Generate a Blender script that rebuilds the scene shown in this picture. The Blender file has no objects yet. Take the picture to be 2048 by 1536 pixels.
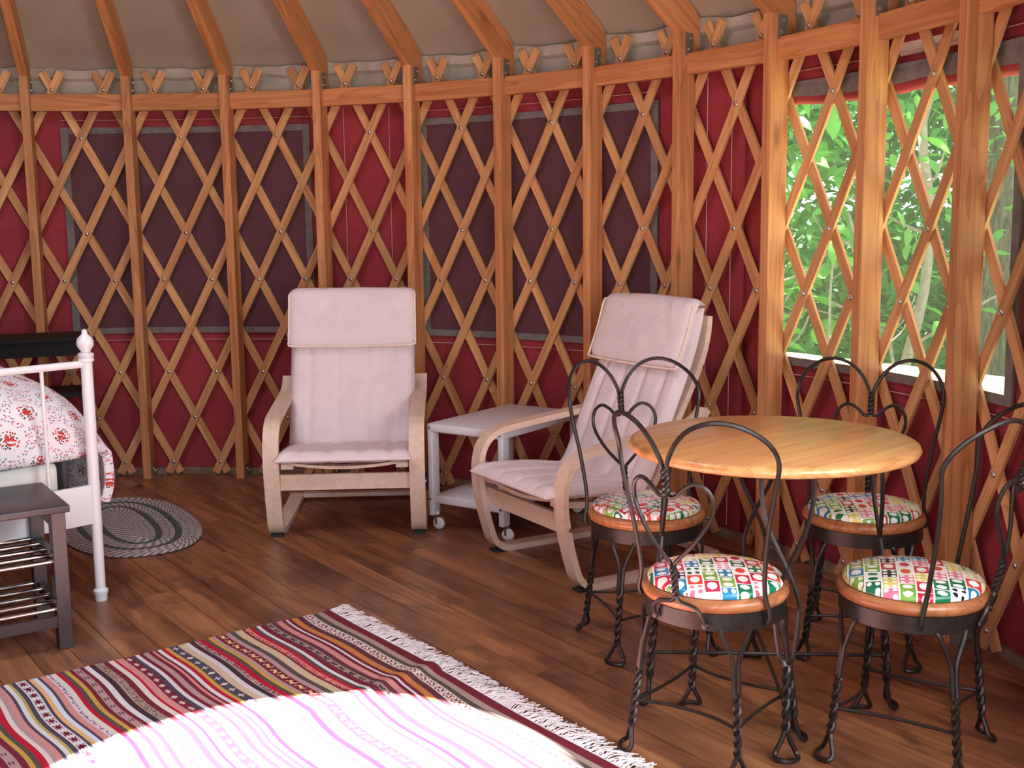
import bpy, bmesh, math, random
import numpy as np
from mathutils import Vector, Matrix
from math import sin, cos, pi, radians, atan2, hypot
random.seed(7); rng = np.random.default_rng(7)
scene = bpy.context.scene
COL = scene.collection

# ------------------------------------------------------------------ camera
F_PX = 2306.44
cam_d = bpy.data.cameras.new('camera'); cam = bpy.data.objects.new('camera', cam_d); COL.objects.link(cam)
cam_d.sensor_width = 36.0; cam_d.lens = F_PX / 2048 * 36.0; cam_d.clip_start = 0.02; cam_d.clip_end = 200
CR = Vector((0.83302569, -0.55310596, -0.01191661)); CU = Vector((0.08699334, 0.10968681, 0.99015199)); CF = Vector((0.54635187, 0.82585871, -0.13948847))
cam.matrix_world = Matrix(((CR.x, CU.x, -CF.x, 0), (CR.y, CU.y, -CF.y, -3.17766), (CR.z, CU.z, -CF.z, 1.27742), (0, 0, 0, 1)))
scene.camera = cam

# ------------------------------------------------------------------ world, sun, fill lamps
scene.view_settings.view_transform = 'Standard'; scene.view_settings.look = 'None'
scene.view_settings.gamma = 1.0; scene.view_settings.use_curve_mapping = False
scene.view_settings.exposure = 0.0
world = bpy.data.worlds.new('sky'); scene.world = world; world.use_nodes = True
bg = world.node_tree.nodes['Background']; bg.inputs['Color'].default_value = (0.86, 0.95, 1.0, 1); bg.inputs['Strength'].default_value = 1.6

def light(name, kind, loc, target, power, color=(1, 1, 1), **kw):
    d = bpy.data.lights.new(name, kind); d.energy = power; d.color = color
    for k, v in kw.items(): setattr(d, k, v)
    o = bpy.data.objects.new(name, d); COL.objects.link(o); o.location = loc
    o.rotation_euler = (Vector(target) - Vector(loc)).to_track_quat('-Z', 'Y').to_euler(); return o
RING_C = (0.0, 0.0); RING_R = 0.74; RING_Z = 3.56
PATCH = (0.86, -1.00)
light('sun', 'SUN', (RING_C[0] - PATCH[0], RING_C[1] - PATCH[1], 2 * RING_Z), (PATCH[0], PATCH[1], 0), 92.0, (1.0, 0.98, 0.95), angle=radians(0.6))
light('skylight_fill', 'AREA', (0, 0, RING_Z + 0.12), (0, 0, 0), 52, (0.86, 0.96, 1.08), shape='DISK', size=1.4)  # area lamp added at the roof ring to brighten the room
light('fill_lamp_door', 'AREA', (-0.12, -3.5, 1.25), (0.8, -0.2, 0.8), 46, (0.88, 0.96, 1.06), shape='RECTANGLE', size=1.3, size_y=1.9)  # fill lamp added behind the camera, in the unseen doorway
light('fill_lamp_left', 'AREA', (-3.35, 0.9, 1.3), (0, 0.0, 0.9), 3, (0.88, 0.96, 1.06), shape='RECTANGLE', size=1.4, size_y=1.0)  # fill lamp added beyond the left wall, no window seen there
light('fill_lamp_right', 'AREA', (2.05, -2.75, 1.3), (1.7, 0.6, 0.9), 92, (0.92, 1.0, 1.04), shape='RECTANGLE', size=1.2, size_y=1.0)  # fill lamp added outside an invented window opening on the right

# ------------------------------------------------------------------ constants of the yurt
R = 3.2; TH0 = 0.354803; PHI = 0.0415757; D2 = pi / 41; RP = R - 0.08987
ZT, ZM, ZB, ZP = 1.94376, 1.01, 0.06864, 1.99909
SLOPE = 0.66
def pang(i): return TH0 + PHI + 2 * D2 * i
def lang(i): return TH0 + D2 * i
def pol(r, a, z=0.0): return Vector((r * sin(a), r * cos(a), z))

# ------------------------------------------------------------------ materials
def srgb(r, g, b):
    f = lambda c: (c / 255 / 12.92) if c / 255 <= 0.04045 else ((c / 255 + 0.055) / 1.055) ** 2.4
    return (f(r), f(g), f(b), 1.0)
class NT:
    def __init__(s, name):
        s.m = bpy.data.materials.new(name); s.m.use_nodes = True; s.t = s.m.node_tree
        s.b = s.t.nodes['Principled BSDF']; s.out = s.t.nodes['Material Output']
    def n(s, typ, **kw):
        x = s.t.nodes.new(typ)
        for k, v in kw.items(): setattr(x, k, v)
        return x
    def l(s, a, b): s.t.links.new(a, b)
    def val(s, v, sock):
        if hasattr(v, 'is_linked') or hasattr(v, 'links'): s.l(v, sock)
        else: sock.default_value = v
    def math(s, op, a, b=0.0, c=0.0):
        x = s.n('ShaderNodeMath', operation=op)
        for i, v in enumerate((a, b, c)): s.val(v, x.inputs[i])
        return x.outputs[0]
    def mix(s, f, a, b, mode='MIX'):
        x = s.n('ShaderNodeMix', data_type='RGBA', blend_type=mode)
        s.val(f, x.inputs[0]); s.val(a, x.inputs[6]); s.val(b, x.inputs[7]); return x.outputs[2]
    def coord(s, scale=(1, 1, 1), loc=(0, 0, 0), which='Object', rnd=0.0):
        tc = s.n('ShaderNodeTexCoord'); mp = s.n('ShaderNodeMapping'); mp.inputs['Scale'].default_value = scale; mp.inputs['Location'].default_value = loc
        v = tc.outputs[which]
        if rnd:
            oi = s.n('ShaderNodeObjectInfo'); add = s.n('ShaderNodeVectorMath', operation='ADD')
            cmb = s.n('ShaderNodeCombineXYZ'); r = s.math('MULTIPLY', oi.outputs['Random'], rnd)
            for i in range(3): s.l(r, cmb.inputs[i])
            s.l(v, add.inputs[0]); s.l(cmb.outputs[0], add.inputs[1]); v = add.outputs[0]
        s.l(v, mp.inputs[0]); return mp.outputs[0]
    def noise(s, vec, scale=5, detail=3, rough=0.55, dist=0.0):
        x = s.n('ShaderNodeTexNoise'); x.inputs['Scale'].default_value = scale; x.inputs['Detail'].default_value = detail
        x.inputs['Roughness'].default_value = rough; x.inputs['Distortion'].default_value = dist
        if vec is not None: s.l(vec, x.inputs['Vector'])
        return x.outputs['Fac']
    def ramp(s, f, stops, interp='LINEAR'):
        x = s.n('ShaderNodeValToRGB'); x.color_ramp.interpolation = interp; e = x.color_ramp.elements
        while len(e) < len(stops): e.new(0.5)
        for k, (p, c) in enumerate(stops): e[k].position = p; e[k].color = c
        s.l(f, x.inputs[0]); return x.outputs[0]
    def rnd(s): return s.n('ShaderNodeObjectInfo').outputs['Random']
    def hsv(s, col, val=1.0, sat=1.0):
        x = s.n('ShaderNodeHueSaturation'); s.val(val, x.inputs['Value']); s.val(sat, x.inputs['Saturation']); s.l(col, x.inputs['Color']); return x.outputs[0]
    def bump(s, h, strength=0.2, dist=0.01):
        x = s.n('ShaderNodeBump'); x.inputs['Strength'].default_value = strength; x.inputs['Distance'].default_value = dist
        s.l(h, x.inputs['Height']); s.l(x.outputs[0], s.b.inputs['Normal'])
    def fin(s, col, rough=0.6, metal=0.0, spec=0.5):
        s.val(col, s.b.inputs['Base Color']); s.val(rough, s.b.inputs['Roughness']); s.b.inputs['Metallic'].default_value = metal
        s.b.inputs['Specular IOR Level'].default_value = spec; return s.m
def plain(name, col, rough=0.6, metal=0.0, spec=0.5, var=0.08, bump=0.0, scale=30):
    t = NT(name); n = t.noise(t.coord(), scale, 4)
    c = t.ramp(n, [(0.3, tuple(x * (1 - var) for x in col[:3]) + (1,)), (0.7, tuple(min(1, x * (1 + var)) for x in col[:3]) + (1,))])
    if bump: t.bump(n, bump, 0.004)
    return t.fin(c, rough, metal, spec)
def wood(name, dark, light_, axis=2, rough=0.5, rnd_val=0.22, spec=0.4, knots=True, fine=1.0):
    t = NT(name); sc = [26.0 * fine] * 3; sc[axis] = 1.3 * fine
    v = t.coord(tuple(sc), rnd=13.0)
    n1 = t.noise(v, 1.0, 5, 0.6, 0.6)
    sc2 = [7.0] * 3; sc2[axis] = 0.5
    n2 = t.noise(t.coord(tuple(sc2), rnd=7.0), 1.0, 2, 0.5, 1.2)
    ring = t.math('FRACT', t.math('MULTIPLY', n2, 9.0)); ring = t.math('POWER', ring, 3.0)
    f = t.math('ADD', t.math('MULTIPLY', n1, 0.75), t.math('MULTIPLY', ring, -0.18))
    c = t.ramp(f, [(0.18, dark), (0.52, light_)])
    if knots:
        vo = t.n('ShaderNodeTexVoronoi'); sk = [9.0] * 3; sk[axis] = 2.6; t.l(t.coord(tuple(sk), rnd=21.0), vo.inputs['Vector']); vo.inputs['Scale'].default_value = 0.8
        k = t.ramp(vo.outputs['Distance'], [(0.05, (1, 1, 1, 1)), (0.14, (0, 0, 0, 1))])
        c = t.mix(t.math('MULTIPLY', k, 0.6), c, tuple(x * 0.35 for x in dark[:3]) + (1,))
    val = t.math('ADD', t.math('MULTIPLY', t.rnd(), rnd_val), 1.0 - rnd_val / 2)
    c = t.hsv(c, val); t.bump(n1, 0.08, 0.002)
    return t.fin(c, rough, 0, spec)

M = {}
M['fir_z'] = wood('fir_upright', srgb(176, 108, 66), srgb(218, 156, 106), 2)
M['fir_x'] = wood('fir_lengthwise', srgb(174, 104, 60), srgb(212, 146, 96), 0)
M['slat'] = wood('fir_slat', srgb(184, 124, 80), srgb(220, 166, 116), 0, knots=False)
M['birch'] = wood('birch_veneer', srgb(212, 184, 164), srgb(228, 202, 184), 1, rough=0.42, rnd_val=0.05, knots=False)
M['oak_top'] = wood('oak_tabletop', srgb(184, 122, 72), srgb(220, 164, 108), 0, rough=0.28, rnd_val=0.0, knots=False, spec=0.5)
M['seat_wood'] = wood('varnished_seat_wood', srgb(142, 86, 54), srgb(186, 122, 80), 0, rough=0.3, rnd_val=0.1, knots=False)
M['deck_wood'] = wood('deck_boards', srgb(190, 160, 110), srgb(222, 196, 148), 1, rough=0.7)
M['grey_board'] = wood('weathered_rail', srgb(118, 98, 78), srgb(150, 128, 104), 0, knots=False)
M['steel'] = plain('zinc_steel', srgb(132, 124, 116), 0.45, 0.5, var=0.1)
M['bolt'] = plain('bolt_steel', srgb(205, 205, 205), 0.25, 0.9)
M['iron'] = plain('dark_iron', srgb(44, 37, 35), 0.4, 0.4, var=0.3, bump=0.1, scale=60)
M['white_metal'] = plain('white_lacquered_metal', srgb(222, 218, 223), 0.32, 0.0, var=0.02)
M['dark_lacquer'] = plain('black_brown_lacquer', srgb(56, 46, 48), 0.38, 0.0, var=0.1)
M['black_wood'] = plain('black_painted_wood', srgb(22, 18, 19), 0.6, 0.0, 0.2, var=0.1)
M['chrome'] = plain('chrome_tube', srgb(215, 212, 212), 0.18, 1.0, var=0.02)
M['rubber'] = plain('black_rubber', srgb(34, 34, 36), 0.7)
M['caster'] = plain('white_caster_plastic', srgb(236, 232, 232), 0.4, var=0.02)
M['tape'] = plain('grey_window_binding', srgb(112, 104, 100), 0.8, var=0.2)
M['screen'] = plain('maroon_window_flap', srgb(86, 46, 54), 0.75, var=0.12, scale=6)
M['thread'] = plain('pale_stitching', srgb(200, 160, 160), 0.8)
M['mattress'] = plain('white_mattress_ticking', srgb(238, 234, 228), 0.8, var=0.04)
M['sheet'] = plain('charcoal_sheet', srgb(78, 70, 72), 0.85, var=0.12)
M['bark'] = None
def canvas(name, c1, c2, bump=0.35, scale=3.0):
    t = NT(name); v = t.coord()
    n = t.noise(v, scale, 4, 0.6, 0.8); w = t.noise(t.coord((260, 260, 260)), 1.0, 1)
    c = t.ramp(n, [(0.3, c1), (0.7, c2)]); t.bump(t.math('ADD', n, t.math('MULTIPLY', w, 0.06)), bump, 0.05)
    return t.fin(c, 0.72, 0, 0.3)
M['red_canvas'] = canvas('red_canvas', srgb(136, 44, 53), srgb(160, 54, 62))
M['roof_canvas'] = canvas('beige_roof_canvas', srgb(164, 148, 134), srgb(176, 160, 146), 0.25, 1.5)
M['valence'] = canvas('grey_valence_canvas', srgb(158, 146, 136), srgb(186, 172, 160), 0.4, 4.0)
M['cushion'] = canvas('natural_cotton', srgb(222, 206, 208), srgb(232, 216, 218), 0.22, 9.0)
M['piping'] = plain('cotton_piping', srgb(240, 218, 202), 0.8)

def mat_floor():
    t = NT('stained_pine_boards'); r = t.rnd()
    v = t.coord((0.8, 22, 22), rnd=31.0); n1 = t.noise(v, 1.0, 5, 0.62, 0.8)
    n2 = t.noise(t.coord((2.6, 7.5, 5), rnd=17.0), 1.0, 4, 0.65, 0.8)
    c = t.ramp(n1, [(0.28, srgb(100, 60, 42)), (0.5, srgb(146, 94, 64)), (0.72, srgb(178, 122, 84))])
    c = t.mix(t.ramp(n2, [(0.44, (0, 0, 0, 1)), (0.66, (0.85, 0.85, 0.85, 1))]), c, srgb(84, 48, 38))
    vo = t.n('ShaderNodeTexVoronoi'); t.l(t.coord((1.6, 7.5, 7.5), rnd=11.0), vo.inputs['Vector']); vo.inputs['Scale'].default_value = 1.0
    k = t.ramp(vo.outputs['Distance'], [(0.06, (0.9, 0.9, 0.9, 1)), (0.14, (0, 0, 0, 1))])
    c = t.mix(k, c, srgb(62, 30, 18))
    c = t.hsv(c, t.math('ADD', t.math('MULTIPLY', r, 0.42), 0.8))
    t.bump(n1, 0.06, 0.002)
    rough = t.math('ADD', t.math('MULTIPLY', n2, 0.2), 0.26)
    return t.fin(c, rough, 0, 0.5)
M['floor'] = mat_floor()
M['floor_gap'] = plain('dark_floor_joint', srgb(30, 16, 10), 0.9)

def mat_floral():
    t = NT('floral_quilt_cotton')
    uv = t.n('ShaderNodeUVMap'); base = uv.outputs[0]
    def mapped(s, rz=0.0, off=(0, 0, 0)):
        mp = t.n('ShaderNodeMapping'); mp.inputs['Scale'].default_value = (s, s, s); mp.inputs['Rotation'].default_value = (0, 0, rz); mp.inputs['Location'].default_value = off
        t.l(base, mp.inputs[0]); return mp.outputs[0]
    def vor(s, thr, rand=1.0, rz=0.0, feat='F1'):
        x = t.n('ShaderNodeTexVoronoi', feature=feat); x.voronoi_dimensions = '2D'; x.inputs['Scale'].default_value = 1.0; x.inputs['Randomness'].default_value = rand
        t.l(mapped(s, rz), x.inputs['Vector']); return x
    big = vor(7.5, 0, 0.12, radians(45)); dist = big.outputs['Distance']
    sm = vor(85, 0, 0.9); leafmask = t.math('LESS_THAN', sm.outputs['Distance'], 0.28)
    leafmask2 = t.math('LESS_THAN', vor(100, 0, 0.9, 0.7).outputs['Distance'], 0.34)
    center = t.math('LESS_THAN', dist, 0.26); core = t.math('LESS_THAN', dist, 0.13)
    ringz = t.math('GREATER_THAN', dist, 0.40)
    white = srgb(226, 220, 225)
    pick = t.n('ShaderNodeSeparateColor'); t.l(sm.outputs['Color'], pick.inputs[0])
    leafcol = t.mix(t.math('GREATER_THAN', pick.outputs[0], 0.5), srgb(206, 126, 128), srgb(128, 124, 150))
    flowcol = t.mix(t.math('GREATER_THAN', pick.outputs[1], 0.55), srgb(194, 70, 66), srgb(70, 84, 80))
    c = t.mix(t.math('MULTIPLY', leafmask, ringz), white, leafcol)
    c = t.mix(t.math('MULTIPLY', t.math('MULTIPLY', leafmask2, center), 1.0), c, flowcol)
    c = t.mix(t.math('MULTIPLY', core, t.math('LESS_THAN', vor(70, 0, 0.9).outputs['Distance'], 0.45)), c, srgb(188, 58, 54))
    t.bump(t.noise(t.coord(), 14, 3), 0.25, 0.02)
    return t.fin(c, 0.85, 0, 0.2)
M['floral'] = mat_floral()

def mat_pad():
    t = NT('retro_print_oilcloth'); tc = t.n('ShaderNodeTexCoord'); sp = t.n('ShaderNodeSeparateXYZ'); t.l(tc.outputs['Object'], sp.inputs[0])
    oi = t.rnd(); X = t.math('ADD', t.math('MULTIPLY', sp.outputs[0], 18.0), t.math('MULTIPLY', oi, 37.0)); Y = t.math('ADD', t.math('MULTIPLY', sp.outputs[1], 27.0), 50.0)
    cy = t.math('FLOOR', Y); X = t.math('ADD', X, t.math('MULTIPLY', cy, 0.37)); cx = t.math('FLOOR', X)
    fx = t.math('FRACT', X); fy = t.math('FRACT', Y)
    cmb = t.n('ShaderNodeCombineXYZ'); t.l(cx, cmb.inputs[0]); t.l(cy, cmb.inputs[1])
    wn = t.n('ShaderNodeTexWhiteNoise', noise_dimensions='2D'); t.l(cmb.outputs[0], wn.inputs['Vector'])
    s = t.n('ShaderNodeSeparateColor'); t.l(wn.outputs['Color'], s.inputs[0])
    pal = t.ramp(wn.outputs['Value'], [(0.0, srgb(206, 36, 70)), (0.16, srgb(216, 70, 48)), (0.3, srgb(30, 128, 176)), (0.45, srgb(16, 110, 74)), (0.58, srgb(120, 166, 66)), (0.7, srgb(228, 120, 150)), (0.82, srgb(222, 208, 96)), (0.92, srgb(30, 24, 44))], 'CONSTANT')
    kx = t.math('ADD', 1.0, t.math('FLOOR', t.math('MULTIPLY', s.outputs[0], 2.99)))
    ky = t.math('ADD', t.math('GREATER_THAN', kx, 2.5), t.math('ADD', 1.0, t.math('MULTIPLY', t.math('COMPARE', kx, 2.0, 0.1), t.math('FLOOR', t.math('MULTIPLY', s.outputs[1], 1.99)))))
    def cdist(k, f, kk=1.0): return t.math('SUBTRACT', t.math('FRACT', t.math('MULTIPLY', f, k)), 0.5)
    dx, dy = cdist(kx, fx), cdist(ky, fy)
    dd = t.math('SQRT', t.math('ADD', t.math('MULTIPLY', dx, dx), t.math('MULTIPLY', dy, dy)))
    dot = t.math('LESS_THAN', dd, 0.31)
    inside = t.math('MULTIPLY', t.math('LESS_THAN', t.math('ABSOLUTE', t.math('SUBTRACT', fx, 0.5)), 0.465), t.math('LESS_THAN', t.math('ABSOLUTE', t.math('SUBTRACT', fy, 0.5)), 0.45))
    inv = t.math('GREATER_THAN', s.outputs[2], 0.86)
    m = t.math('ABSOLUTE', t.math('SUBTRACT', t.math('SUBTRACT', 1.0, dot), inv))
    c = t.mix(t.math('MULTIPLY', m, inside), srgb(232, 232, 228), pal)
    return t.fin(c, 0.3, 0, 0.5)
M['pad'] = mat_pad()

def mat_attr(name):
    t = NT(name); a = t.n('ShaderNodeAttribute'); a.attribute_name = 'weave'
    n = t.noise(t.coord((1, 1, 1)), 420, 2); c = t.mix(0.25, a.outputs['Color'], t.mix(n, (0, 0, 0, 1), a.outputs['Color']))
    t.bump(t.math('ADD', n, t.noise(t.coord((180, 30, 10)), 1.0, 2)), 0.3, 0.002)
    return t.fin(c, 0.9, 0, 0.1)
M['kilim'] = mat_attr('woven_wool')
M['fringe'] = plain('cotton_fringe', srgb(226, 214, 216), 0.9, var=0.08)
def mat_braid(name, dark):
    t = NT(name); uv = t.n('ShaderNodeUVMap'); sp = t.n('ShaderNodeSeparateXYZ'); t.l(uv.outputs[0], sp.inputs[0])
    zig = t.math('ABSOLUTE', t.math('SUBTRACT', t.math('FRACT', t.math('MULTIPLY', sp.outputs[1], 2.0)), 0.5))
    ph = t.math('FRACT', t.math('ADD', t.math('MULTIPLY', sp.outputs[0], 30.0), t.math('ADD', t.math('MULTIPLY', zig, 1.6), t.math('MULTIPLY', t.rnd(), 5.0))))
    if dark: c = t.ramp(ph, [(0.0, srgb(74, 76, 74)), (0.9, srgb(88, 90, 86)), (1.0, srgb(58, 60, 58))])
    else: c = t.ramp(ph, [(0.0, srgb(186, 174, 172)), (0.3, srgb(178, 160, 160)), (0.38, srgb(92, 92, 90)), (0.62, srgb(104, 102, 100)), (0.7, srgb(160, 138, 140)), (0.95, srgb(190, 178, 176))])
    h = t.math('SINE', t.math('MULTIPLY', ph, pi)); t.bump(h, 0.6, 0.006)
    return t.fin(c, 0.9, 0, 0.1)
M['braid'] = mat_braid('grey_braided_cord', False); M['braid_dark'] = mat_braid('green_grey_braided_cord', True)
def mat_bark():
    t = NT('rough_bark'); n = t.noise(t.coord((26, 26, 4.5)), 1.5, 6, 0.7, 0.8)
    c = t.ramp(n, [(0.35, srgb(58, 52, 48)), (0.5, srgb(108, 99, 92)), (0.68, srgb(142, 132, 124))]); t.bump(n, 0.9, 0.06); return t.fin(c, 0.9, 0, 0.1)
M['bark'] = mat_bark()
M['twig'] = plain('pale_twig_bark', srgb(140, 130, 126), 0.8, var=0.25)
def mat_leaf(name, c1, c2):
    t = NT(name); c = t.mix(t.noise(t.coord(), 2.3, 2), c1, c2)
    tr = t.n('ShaderNodeBsdfTranslucent'); t.l(t.hsv(c, 1.3), tr.inputs['Color']); mx = t.n('ShaderNodeMixShader'); mx.inputs[0].default_value = 0.35
    m = t.fin(c, 0.42, 0, 0.5); t.l(t.b.outputs[0], mx.inputs[1]); t.l(tr.outputs[0], mx.inputs[2]); t.l(mx.outputs[0], t.out.inputs[0]); return m
M['leaf'] = mat_leaf('broad_green_leaf', srgb(76, 148, 62), srgb(120, 190, 88))
M['leaf_far'] = mat_leaf('far_green_leaf', srgb(54, 122, 58), srgb(116, 180, 96))
M['soil'] = plain('forest_floor', srgb(96, 104, 66), 0.95, var=0.3, scale=3)
def mat_pane():
    t = NT('hazy_clear_vinyl'); tr = t.n('ShaderNodeBsdfTransparent'); tr.inputs[0].default_value = (0.98, 0.99, 0.98, 1)
    df = t.n('ShaderNodeBsdfTranslucent'); df.inputs[0].default_value = (0.9, 0.95, 0.92, 1)
    mx = t.n('ShaderNodeMixShader'); mx.inputs[0].default_value = 0.03; t.l(tr.outputs[0], mx.inputs[1]); t.l(df.outputs[0], mx.inputs[2]); t.l(mx.outputs[0], t.out.inputs[0]); return t.m
M['pane'] = mat_pane()

# ------------------------------------------------------------------ mesh helpers
class MB:
    def __init__(s): s.v = []; s.f = []; s.uv = []
    def add(s, vs, fs, uvs=None):
        o = len(s.v); s.v += [tuple(v) for v in vs]; s.f += [tuple(i + o for i in f) for f in fs]
        s.uv += uvs if uvs else [[(0, 0)] * len(f) for f in fs]; return s
    def box(s, c, d, rot=None, bev=0.0):
        x, y, z = d[0] / 2, d[1] / 2, d[2] / 2
        if bev:
            bm = bmesh.new(); bmesh.ops.create_cube(bm, size=1.0); bmesh.ops.scale(bm, vec=Vector(d), verts=bm.verts)
            bmesh.ops.bevel(bm, geom=list(bm.edges), offset=bev, segments=2, profile=0.5, affect='EDGES')
            bm.verts.index_update(); vs = [v.co.copy() for v in bm.verts]; fs = [[v.index for v in f.verts] for f in bm.faces]; bm.free()
        else:
            vs = [Vector(p) for p in ((-x, -y, -z), (x, -y, -z), (x, y, -z), (-x, y, -z), (-x, -y, z), (x, -y, z), (x, y, z), (-x, y, z))]
            fs = [(0, 3, 2, 1), (4, 5, 6, 7), (0, 1, 5, 4), (1, 2, 6, 5), (2, 3, 7, 6), (3, 0, 4, 7)]
        if rot is not None: vs = [rot @ v for v in vs]
        return s.add([v + Vector(c) for v in vs], fs)
    def lathe(s, prof, c=(0, 0, 0), n=24, rot=None):
        vs = []; fs = []; m = len(prof)
        for r, z in prof:
            for k in range(n):
                p = Vector((max(r, 1e-5) * cos(2 * pi * k / n), max(r, 1e-5) * sin(2 * pi * k / n), z))
                vs.append((rot @ p if rot is not None else p) + Vector(c))
        for i in range(m - 1):
            for k in range(n): fs.append((i * n + k, i * n + (k + 1) % n, (i + 1) * n + (k + 1) % n, (i + 1) * n + k))
        if tuple(prof[0]) != tuple(prof[-1]): fs.append(tuple(range(n - 1, -1, -1))); fs.append(tuple((m - 1) * n + k for k in range(n)))
        return s.add(vs, fs)
    def tube(s, path, r, n=8, closed=False, flat=1.0, up=None):
        P = [Vector(p) for p in path]; m = len(P); rad = r if isinstance(r, (list, tuple)) else [r] * m
        T = []
        for i in range(m):
            a = P[(i - 1) % m] if (closed or i > 0) else P[i]; b = P[(i + 1) % m] if (closed or i < m - 1) else P[i]
            d = (b - a); T.append(d.normalized() if d.length > 1e-9 else Vector((0, 0, 1)))
        ref = Vector(up) if up else (Vector((0, 0, 1)) if abs(T[0].z) < 0.9 else Vector((1, 0, 0)))
        N = (ref - T[0] * ref.dot(T[0])).normalized(); vs = []; fs = []; uvs = []; L = [0.0]
        for i in range(m):
            if up: N = (Vector(up) - T[i] * Vector(up).dot(T[i])).normalized()
            elif i: N = (N - T[i] * N.dot(T[i])); N = N.normalized() if N.length > 1e-6 else N
            B = T[i].cross(N)
            for k in range(n):
                a = 2 * pi * k / n; vs.append(P[i] + B * (cos(a) * rad[i]) + N * (sin(a) * rad[i] * flat))
            if i: L.append(L[-1] + (P[i] - P[i - 1]).length)
        L.append(L[-1] + (P[0] - P[-1]).length)
        for i in range(m if closed else m - 1):
            j = (i + 1) % m
            for k in range(n):
                k2 = (k + 1) % n; fs.append((i * n + k, i * n + k2, j * n + k2, j * n + k))
                uvs.append([(L[i], k / n), (L[i], (k + 1) / n), (L[i + 1], (k + 1) / n), (L[i + 1], k / n)])
        if not closed:
            fs.append(tuple(range(n - 1, -1, -1))); fs.append(tuple((m - 1) * n + k for k in range(n))); uvs += [[(0, 0)] * n] * 2
        return s.add(vs, fs, uvs)
    def band(s, path, width, thick, ax=Vector((1, 0, 0)), off=0.0):
        """rectangular strip swept along a path in the plane across ax"""
        P = [Vector(p) for p in path]; m = len(P); vs = []; fs = []
        for i in range(m):
            t = (P[min(i + 1, m - 1)] - P[max(i - 1, 0)]).normalized(); nn = ax.cross(t).normalized()
            for a, b in ((-1, -1), (1, -1), (1, 1), (-1, 1)): vs.append(P[i] + ax * (off + a * width / 2) + nn * (b * thick / 2))
        for i in range(m - 1):
            for k in range(4): fs.append((i * 4 + k, i * 4 + (k + 1) % 4, i * 4 + 4 + (k + 1) % 4, i * 4 + 4 + k))
        fs += [(3, 2, 1, 0), tuple((m - 1) * 4 + k for k in range(4))]
        return s.add(vs, fs)
    def prism(s, poly, y0, y1, fn=lambda a, b, y: Vector((a, y, b))):
        n = len(poly); vs = [fn(a, b, y0) for a, b in poly] + [fn(a, b, y1) for a, b in poly]
        fs = [tuple(range(n)), tuple(range(2 * n - 1, n - 1, -1))] + [(i, i + n, (i + 1) % n + n, (i + 1) % n) for i in range(n)]
        return s.add(vs, fs)
    def mesh(s, name, m, smooth=False, fixn=True):
        me = bpy.data.meshes.new(name); me.from_pydata([tuple(v) for v in s.v], [], s.f)
        uv = me.uv_layers.new(name='UVMap'); flat = [c for f in s.uv for p in f for c in p]; uv.data.foreach_set('uv', flat)
        if fixn:
            bm = bmesh.new(); bm.from_mesh(me); bmesh.ops.recalc_face_normals(bm, faces=bm.faces); bm.to_mesh(me); bm.free()
        me.materials.append(m)
        if smooth:
            me.polygons.foreach_set('use_smooth', [True] * len(me.polygons))
            try: me.set_sharp_from_angle(angle=radians(50))
            except Exception: pass
        me.update(); return me
def link(name, me, parent=None, loc=None, rot=None):
    o = bpy.data.objects.new(name, me); COL.objects.link(o)
    if parent is not None: o.parent = parent
    if loc is not None: o.location = loc
    if rot is not None: o.rotation_euler = rot
    return o
def obj(name, mb, m, parent=None, smooth=False, loc=None, rot=None): return link(name, mb.mesh(name, m, smooth), parent, loc, rot)
def thing(name, label, cat, loc=(0, 0, 0), rz=0.0, group=None):
    o = bpy.data.objects.new(name, None); COL.objects.link(o); o.location = loc; o.rotation_euler = (0, 0, rz); o.empty_display_size = 0.1
    o['label'] = label; o['category'] = cat
    if group: o['group'] = group
    return o
def tag(o, label=None, cat=None, group=None, kind=None):
    for k, v in (('label', label), ('category', cat), ('group', group), ('kind', kind)):
        if v: o[k] = v
    return o
def copy_tree(o, parent=None):
    c = o.copy(); COL.objects.link(c)
    if parent is not None: c.parent = parent
    for ch in list(o.children): copy_tree(ch, c)
    return c
def frame(ax_x, ax_y, loc):
    x = Vector(ax_x).normalized(); y = Vector(ax_y).normalized(); z = x.cross(y)
    return Matrix(((x.x, y.x, z.x, loc[0]), (x.y, y.y, z.y, loc[1]), (x.z, y.z, z.z, loc[2]), (0, 0, 0, 1)))
def catmull(pts, k=6, closed=False):
    P = [Vector(p) for p in pts]; n = len(P); out = []
    for i in range(n if closed else n - 1):
        g = (lambda j: P[j % n]) if closed else (lambda j: P[max(0, min(n - 1, j))])
        p0, p1, p2, p3 = g(i - 1), g(i), g(i + 1), g(i + 2)
        for s in range(k):
            t = s / k; out.append(0.5 * ((2 * p1) + (p2 - p0) * t + (2 * p0 - 5 * p1 + 4 * p2 - p3) * t * t + (3 * p1 - p0 - 3 * p2 + p3) * t ** 3))
    if not closed: out.append(P[-1])
    return out
def vnoise(seed, nterm=9, fmin=1.0, fmax=6.0, dim=2):
    r = np.random.default_rng(seed); K = r.normal(size=(nterm, dim)); K = K / np.linalg.norm(K, axis=1)[:, None] * r.uniform(fmin, fmax, (nterm, 1)); ph = r.uniform(0, 6.28, nterm)
    A = 1 / np.linalg.norm(K, axis=1) ** 0.7; A /= A.sum()
    return lambda *c: sum(A[i] * np.sin(sum(K[i, d] * c[d] for d in range(dim)) + ph[i]) for i in range(nterm))
def empty_struct(name):
    o = bpy.data.objects.new(name, None); COL.objects.link(o); o['kind'] = 'structure'; return o

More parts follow.
